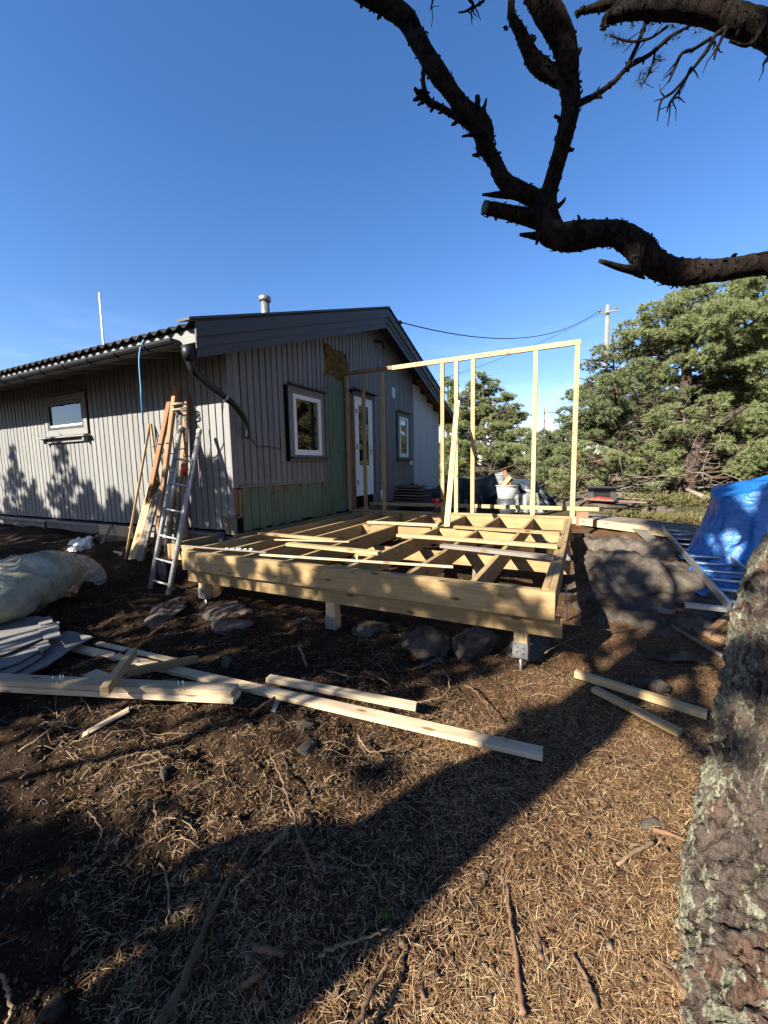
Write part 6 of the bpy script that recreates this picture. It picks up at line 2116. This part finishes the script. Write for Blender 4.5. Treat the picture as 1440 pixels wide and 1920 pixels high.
# soil crumbs, bark chips
x, y, rng = scatter(46000, 2, .45, 7.0, -75, 22)
n = len(x)
z = ground_z(x, y)
s1_ = rng.uniform(.004, .013, n) * np.where(rng.random(n) < .06, 2.2, 1)
u = rng.normal(size=(n, 3)); u /= np.linalg.norm(u, axis=1)[:, None]
w = np.cross(u, rng.normal(size=(n, 3))); w /= np.linalg.norm(w, axis=1)[:, None]
nn_ = np.cross(u, w)
c = np.stack([x, y, z + .003], 1)
v = np.empty((n, 4, 3))
v[:, 0] = c - u * s1_[:, None]; v[:, 1] = c + w * s1_[:, None] * .7; v[:, 2] = c + u * s1_[:, None]; v[:, 3] = c + nn_ * s1_[:, None] * .6
b = np.arange(n)[:, None] * 4
f = np.concatenate([b + np.array([[0, 1, 3]]), b + np.array([[1, 2, 3]]), b + np.array([[0, 2, 1]]), b + np.array([[0, 3, 2]])])
tag(from_world('soil_crumbs', v.reshape(-1, 3), f, MT['soilbits']), 'dark soil crumbs and bark chips over the torn ground', 'soil', kind='stuff')


# thin bark flakes
x, y, rng = scatter(4200, 5, .5, 5.0, -70, 22)
n = len(x)
a_ = rng.uniform(0, 6.28, n); L_ = rng.uniform(.004, .013, n); w_ = L_ * rng.uniform(.35, .7, n)
z = ground_z(x, y) + .006
tl = rng.normal(0, .25, (n, 2))
v = np.empty((n, 4, 3))
for j, (p_, q_) in enumerate(((-1, -.7), (1, -1), (.8, .9), (-.9, 1))):
    v[:, j, 0] = x + np.cos(a_) * L_ * p_ - np.sin(a_) * w_ * q_
    v[:, j, 1] = y + np.sin(a_) * L_ * p_ + np.cos(a_) * w_ * q_
    v[:, j, 2] = z + tl[:, 0] * L_ * p_ + tl[:, 1] * w_ * q_ + .003
b = np.arange(n)[:, None] * 4
tag(from_world('bark_litter', v.reshape(-1, 3), b + np.array([[0, 1, 2, 3]]), MT['soilbits']), 'small flat bark flakes strewn over needles and soil', 'litter', kind='stuff')


# root fibres torn out of the soil
def fibres(n, seed, region, lmin, lmax, rmin, rmax, lift, flow, name, mat, label):
    rg_ = random.Random(seed)
    parts = []
    for i in range(n):
        x0_, x1_, y0_, y1_ = region[rg_.randrange(len(region))]
        x_, y_ = rg_.uniform(x0_, x1_), rg_.uniform(y0_, y1_)
        a_ = rg_.gauss(flow, .7) if rg_.random() < .6 else rg_.uniform(0, 6.28)
        L = rg_.uniform(lmin, lmax); m = 6
        r_ = rg_.uniform(rmin, rmax)
        da = rg_.gauss(0, .18)
        h0 = rg_.uniform(0, lift)
        xs, ys, hs = [], [], []
        for j in range(m):
            xs.append(x_); ys.append(y_); hs.append(h0 * math.sin(math.pi * j / (m - 1)) * rg_.uniform(.5, 1.3) + r_ * .3)
            x_ += math.cos(a_) * L / m; y_ += math.sin(a_) * L / m
            a_ += da + rg_.gauss(0, .24)
        parts.append((xs, ys, hs, r_))
    X = np.array([p[0] for p in parts]).ravel(); Y = np.array([p[1] for p in parts]).ravel()
    Z = ground_z(X, Y)
    out = []
    for i, p in enumerate(parts):
        pts = [V((X[i * 6 + j], Y[i * 6 + j], Z[i * 6 + j] + p[2][j])) for j in range(6)]
        out.append(tube_data(pts, [p[3] * (1 - .6 * j / 5) for j in range(6)], 4, False))
    vs_, fs = join(out)
    return tag(from_world(name, vs_, np.array(fs), MT[mat], None, True), label, 'roots', kind='stuff')


fibres(1100, 3, [(-3.6, -.6, .45, 2.0), (-2.2, -.2, .5, 2.0), (-3.0, -.8, 1.0, 1.7), (-1.6, .9, 2.1, 2.95), (-1.2, .3, 2.0, 3.0), (-5.5, -1, 1.9, 2.9)], .04, .20, .0008, .0022, .022, 1.0, 'root_fibres', 'rootfibre', 'thin torn root fibres tangled over the dark soil')
fibres(90, 8, [(-3.2, -.5, .5, 1.9), (-1.5, .9, 2.1, 3.0), (-3, -2, 1.0, 1.4)], .14, .42, .002, .0042, .05, .8, 'torn_roots', 'paleroot', 'pale torn roots lying in a tangle on the soil')

# individual sticks and roots
ST = 'fallen sticks and roots on the forest floor'
def stick(name, pts, r0, r1, mat, label, wob=.006, h=.02, n=7):
    rg_ = random.Random(len(label) * 7)
    P3 = [gp_(px, py, h) for px, py in pts]
    S = spline([tuple(p) for p in P3], n)
    path = [V(s_) + V((rg_.uniform(-wob, wob), rg_.uniform(-wob, wob), rg_.uniform(0, wob))) for s_ in S]
    m = len(path)
    o = tube(name, path, [r0 + (r1 - r0) * i / (m - 1) for i in range(m)], MT[mat], None, 8, True, .14, len(label))
    return tag(o, label, 'stick', ST)


stick('fallen_stick', [(290, 1935), (340, 1850), (385, 1740), (430, 1650), (478, 1567)], .015, .006, 'stick', 'long thin straight stick slanting up from the bottom edge at left', .004, .05)
stick('fallen_stick', [(952, 1660), (958, 1730), (968, 1800), (980, 1905)], .005, .009, 'orange', 'upright reddish bark stick near the bottom centre', .003, .016)
stick('fallen_stick', [(1158, 1622), (1190, 1598), (1226, 1580)], .006, .008, 'paleroot', 'short pale stick left of the trunk base', .003, .02)
stick('fallen_stick', [(1225, 1556), (1260, 1566), (1298, 1582)], .010, .006, 'orange', 'short reddish stick touching the trunk edge', .002, .018)
stick('torn_root', [(655, 1950), (690, 1880), (725, 1815), (745, 1770)], .008, .004, 'stick', 'curved root rising at the bottom edge beside the long stick', .006, .05)
stick('torn_root', [(600, 1795), (640, 1770), (700, 1757), (726, 1742)], .005, .003, 'paleroot', 'pale forked root near the shadow edge', .006, .05)
stick('broken_bough', [(478, 1775), (505, 1782), (532, 1790)], .010, .009, 'stick', 'stubby broken bough in the dark hollow right of the long stick', .003, .04)
stick('broken_bough', [(455, 1850), (480, 1832), (498, 1822)], .009, .008, 'stick', 'stubby bark piece below the short broken bough', .003, .03)
stick('torn_root', [(508, 1415), (530, 1470), (560, 1560), (590, 1635)], .005, .007, 'stick', 'dark root running down through the middle of the torn soil', .006, .05)
stick('torn_root', [(495, 1600), (515, 1580), (540, 1555)], .006, .009, 'paleroot', 'short pale root right of the long stick tip', .004, .05)
stick('torn_root', [(670, 1380), (690, 1408), (720, 1408), (750, 1400), (775, 1382)], .006, .003, 'paleroot', 'pale curly root below the end of the shorter plank', .006, .06)
stick('torn_root', [(672, 1378), (676, 1395), (690, 1422), (705, 1440)], .007, .004, 'stick', 'brown root hooked over the pale curly root', .006, .06)
stick('torn_root', [(560, 1212), (568, 1228), (575, 1250)], .010, .007, 'paleroot', 'short upright root piece left of the boulders', .003, .08)
stick('torn_root', [(610, 1258), (660, 1270), (690, 1262), (740, 1288), (775, 1295)], .007, .004, 'stick', 'long brown root in front of the boulders', .008, .05)
stick('torn_root', [(830, 1258), (842, 1275), (838, 1300), (815, 1312), (770, 1318)], .005, .003, 'paleroot', 'curled pale root on the soil under the beam', .008, .06)
stick('torn_root', [(870, 1285), (895, 1300), (915, 1330), (930, 1350)], .006, .004, 'stick', 'brown root below the right deck post', .008, .06)
stick('torn_root', [(1040, 1200), (1075, 1215), (1100, 1230)], .006, .003, 'stick', 'thin root poking out right of the deck corner', .006, .09)
stick('fallen_stick', [(1020, 1225), (1090, 1190), (1150, 1180), (1200, 1172)], .007, .004, 'stick', 'dark stick under the deck corner pointing right', .008, .08)
stick('torn_root', [(35, 1410), (80, 1380), (120, 1345), (150, 1325)], .007, .004, 'paleroot', 'pale root lying in front of the left part of the thick beam', .006, .04)
stick('torn_root', [(40, 1460), (80, 1425), (120, 1400), (160, 1370)], .004, .003, 'paleroot', 'second pale root parallel to the first near the thick beam', .006, .04)
stick('torn_root', [(165, 1520), (185, 1545), (190, 1565), (172, 1605)], .004, .003, 'paleroot', 'small kinked pale root on the dark soil at left', .004, .05)
stick('torn_root', [(290, 1505), (293, 1540), (296, 1580)], .005, .003, 'stick', 'short dark upright root near the round pebble', .004, .05)
stick('torn_root', [(300, 1620), (312, 1640), (316, 1700), (312, 1735)], .004, .003, 'paleroot', 'thin hanging root in the lit patch at left', .004, .04)
stick('torn_root', [(240, 1440), (270, 1432), (300, 1425)], .004, .003, 'paleroot', 'thin pale root just above the round pebble', .004, .03)
stick('bark_strip', [(1005, 1735), (1010, 1770), (1014, 1800)], .009, .011, 'stick', 'short brown bark strip right of the upright stick', .003, .004)
stick('fallen_stick', [(1075, 1790), (1100, 1840), (1120, 1890)], .006, .008, 'stick', 'dark stick at the bottom edge between bark strip and trunk', .004, .015)
stick('torn_root', [(0, 1830), (16, 1865), (20, 1900), (10, 1930)], .005, .004, 'paleroot', 'pale root in the bottom left corner', .004, .04)
stick('exposed_root', [(1330, 1960), (1300, 1890), (1265, 1840), (1225, 1800)], .024, .008, 'stick', 'thick brownish exposed root running from the trunk foot', .003, .0)
stick('fallen_stick', [(690, 1765), (682, 1785), (672, 1800)], .004, .003, 'paleroot', 'short pale twig beside the green needle sprig', .002, .02)
stick('exposed_root', [(470, 1340), (490, 1325), (515, 1308)], .010, .008, 'stick', 'brown root stub left of the small pale shard', .003, .03)

# green sprig
sg = gp_(725, 1712, .01)
spg = empty('needle_sprig', sg, 'small fresh green pine sprig lying on the straw needles', 'sprig')
C = np.array([tuple(sg + V((0, 0, .01)))] * 3)
D = np.array([(0.3, -.6, .5), (.1, -.8, .3), (-.3, -.6, .4)])
v, f = blades(C, D, 14, .05, .003, np.random.default_rng(12), .55)
gm = leaf_mat('fresh_green', [(0, (.06, .12, .022)), (1, (.12, .19, .045))], .2)
from_world('sprig_needles', v, f, gm, spg)
tube('sprig_stem', [sg + V((-.01, .03, .006)), sg + V((0, 0, .01))], [.002, .0025], MT['stick'], spg, 5)
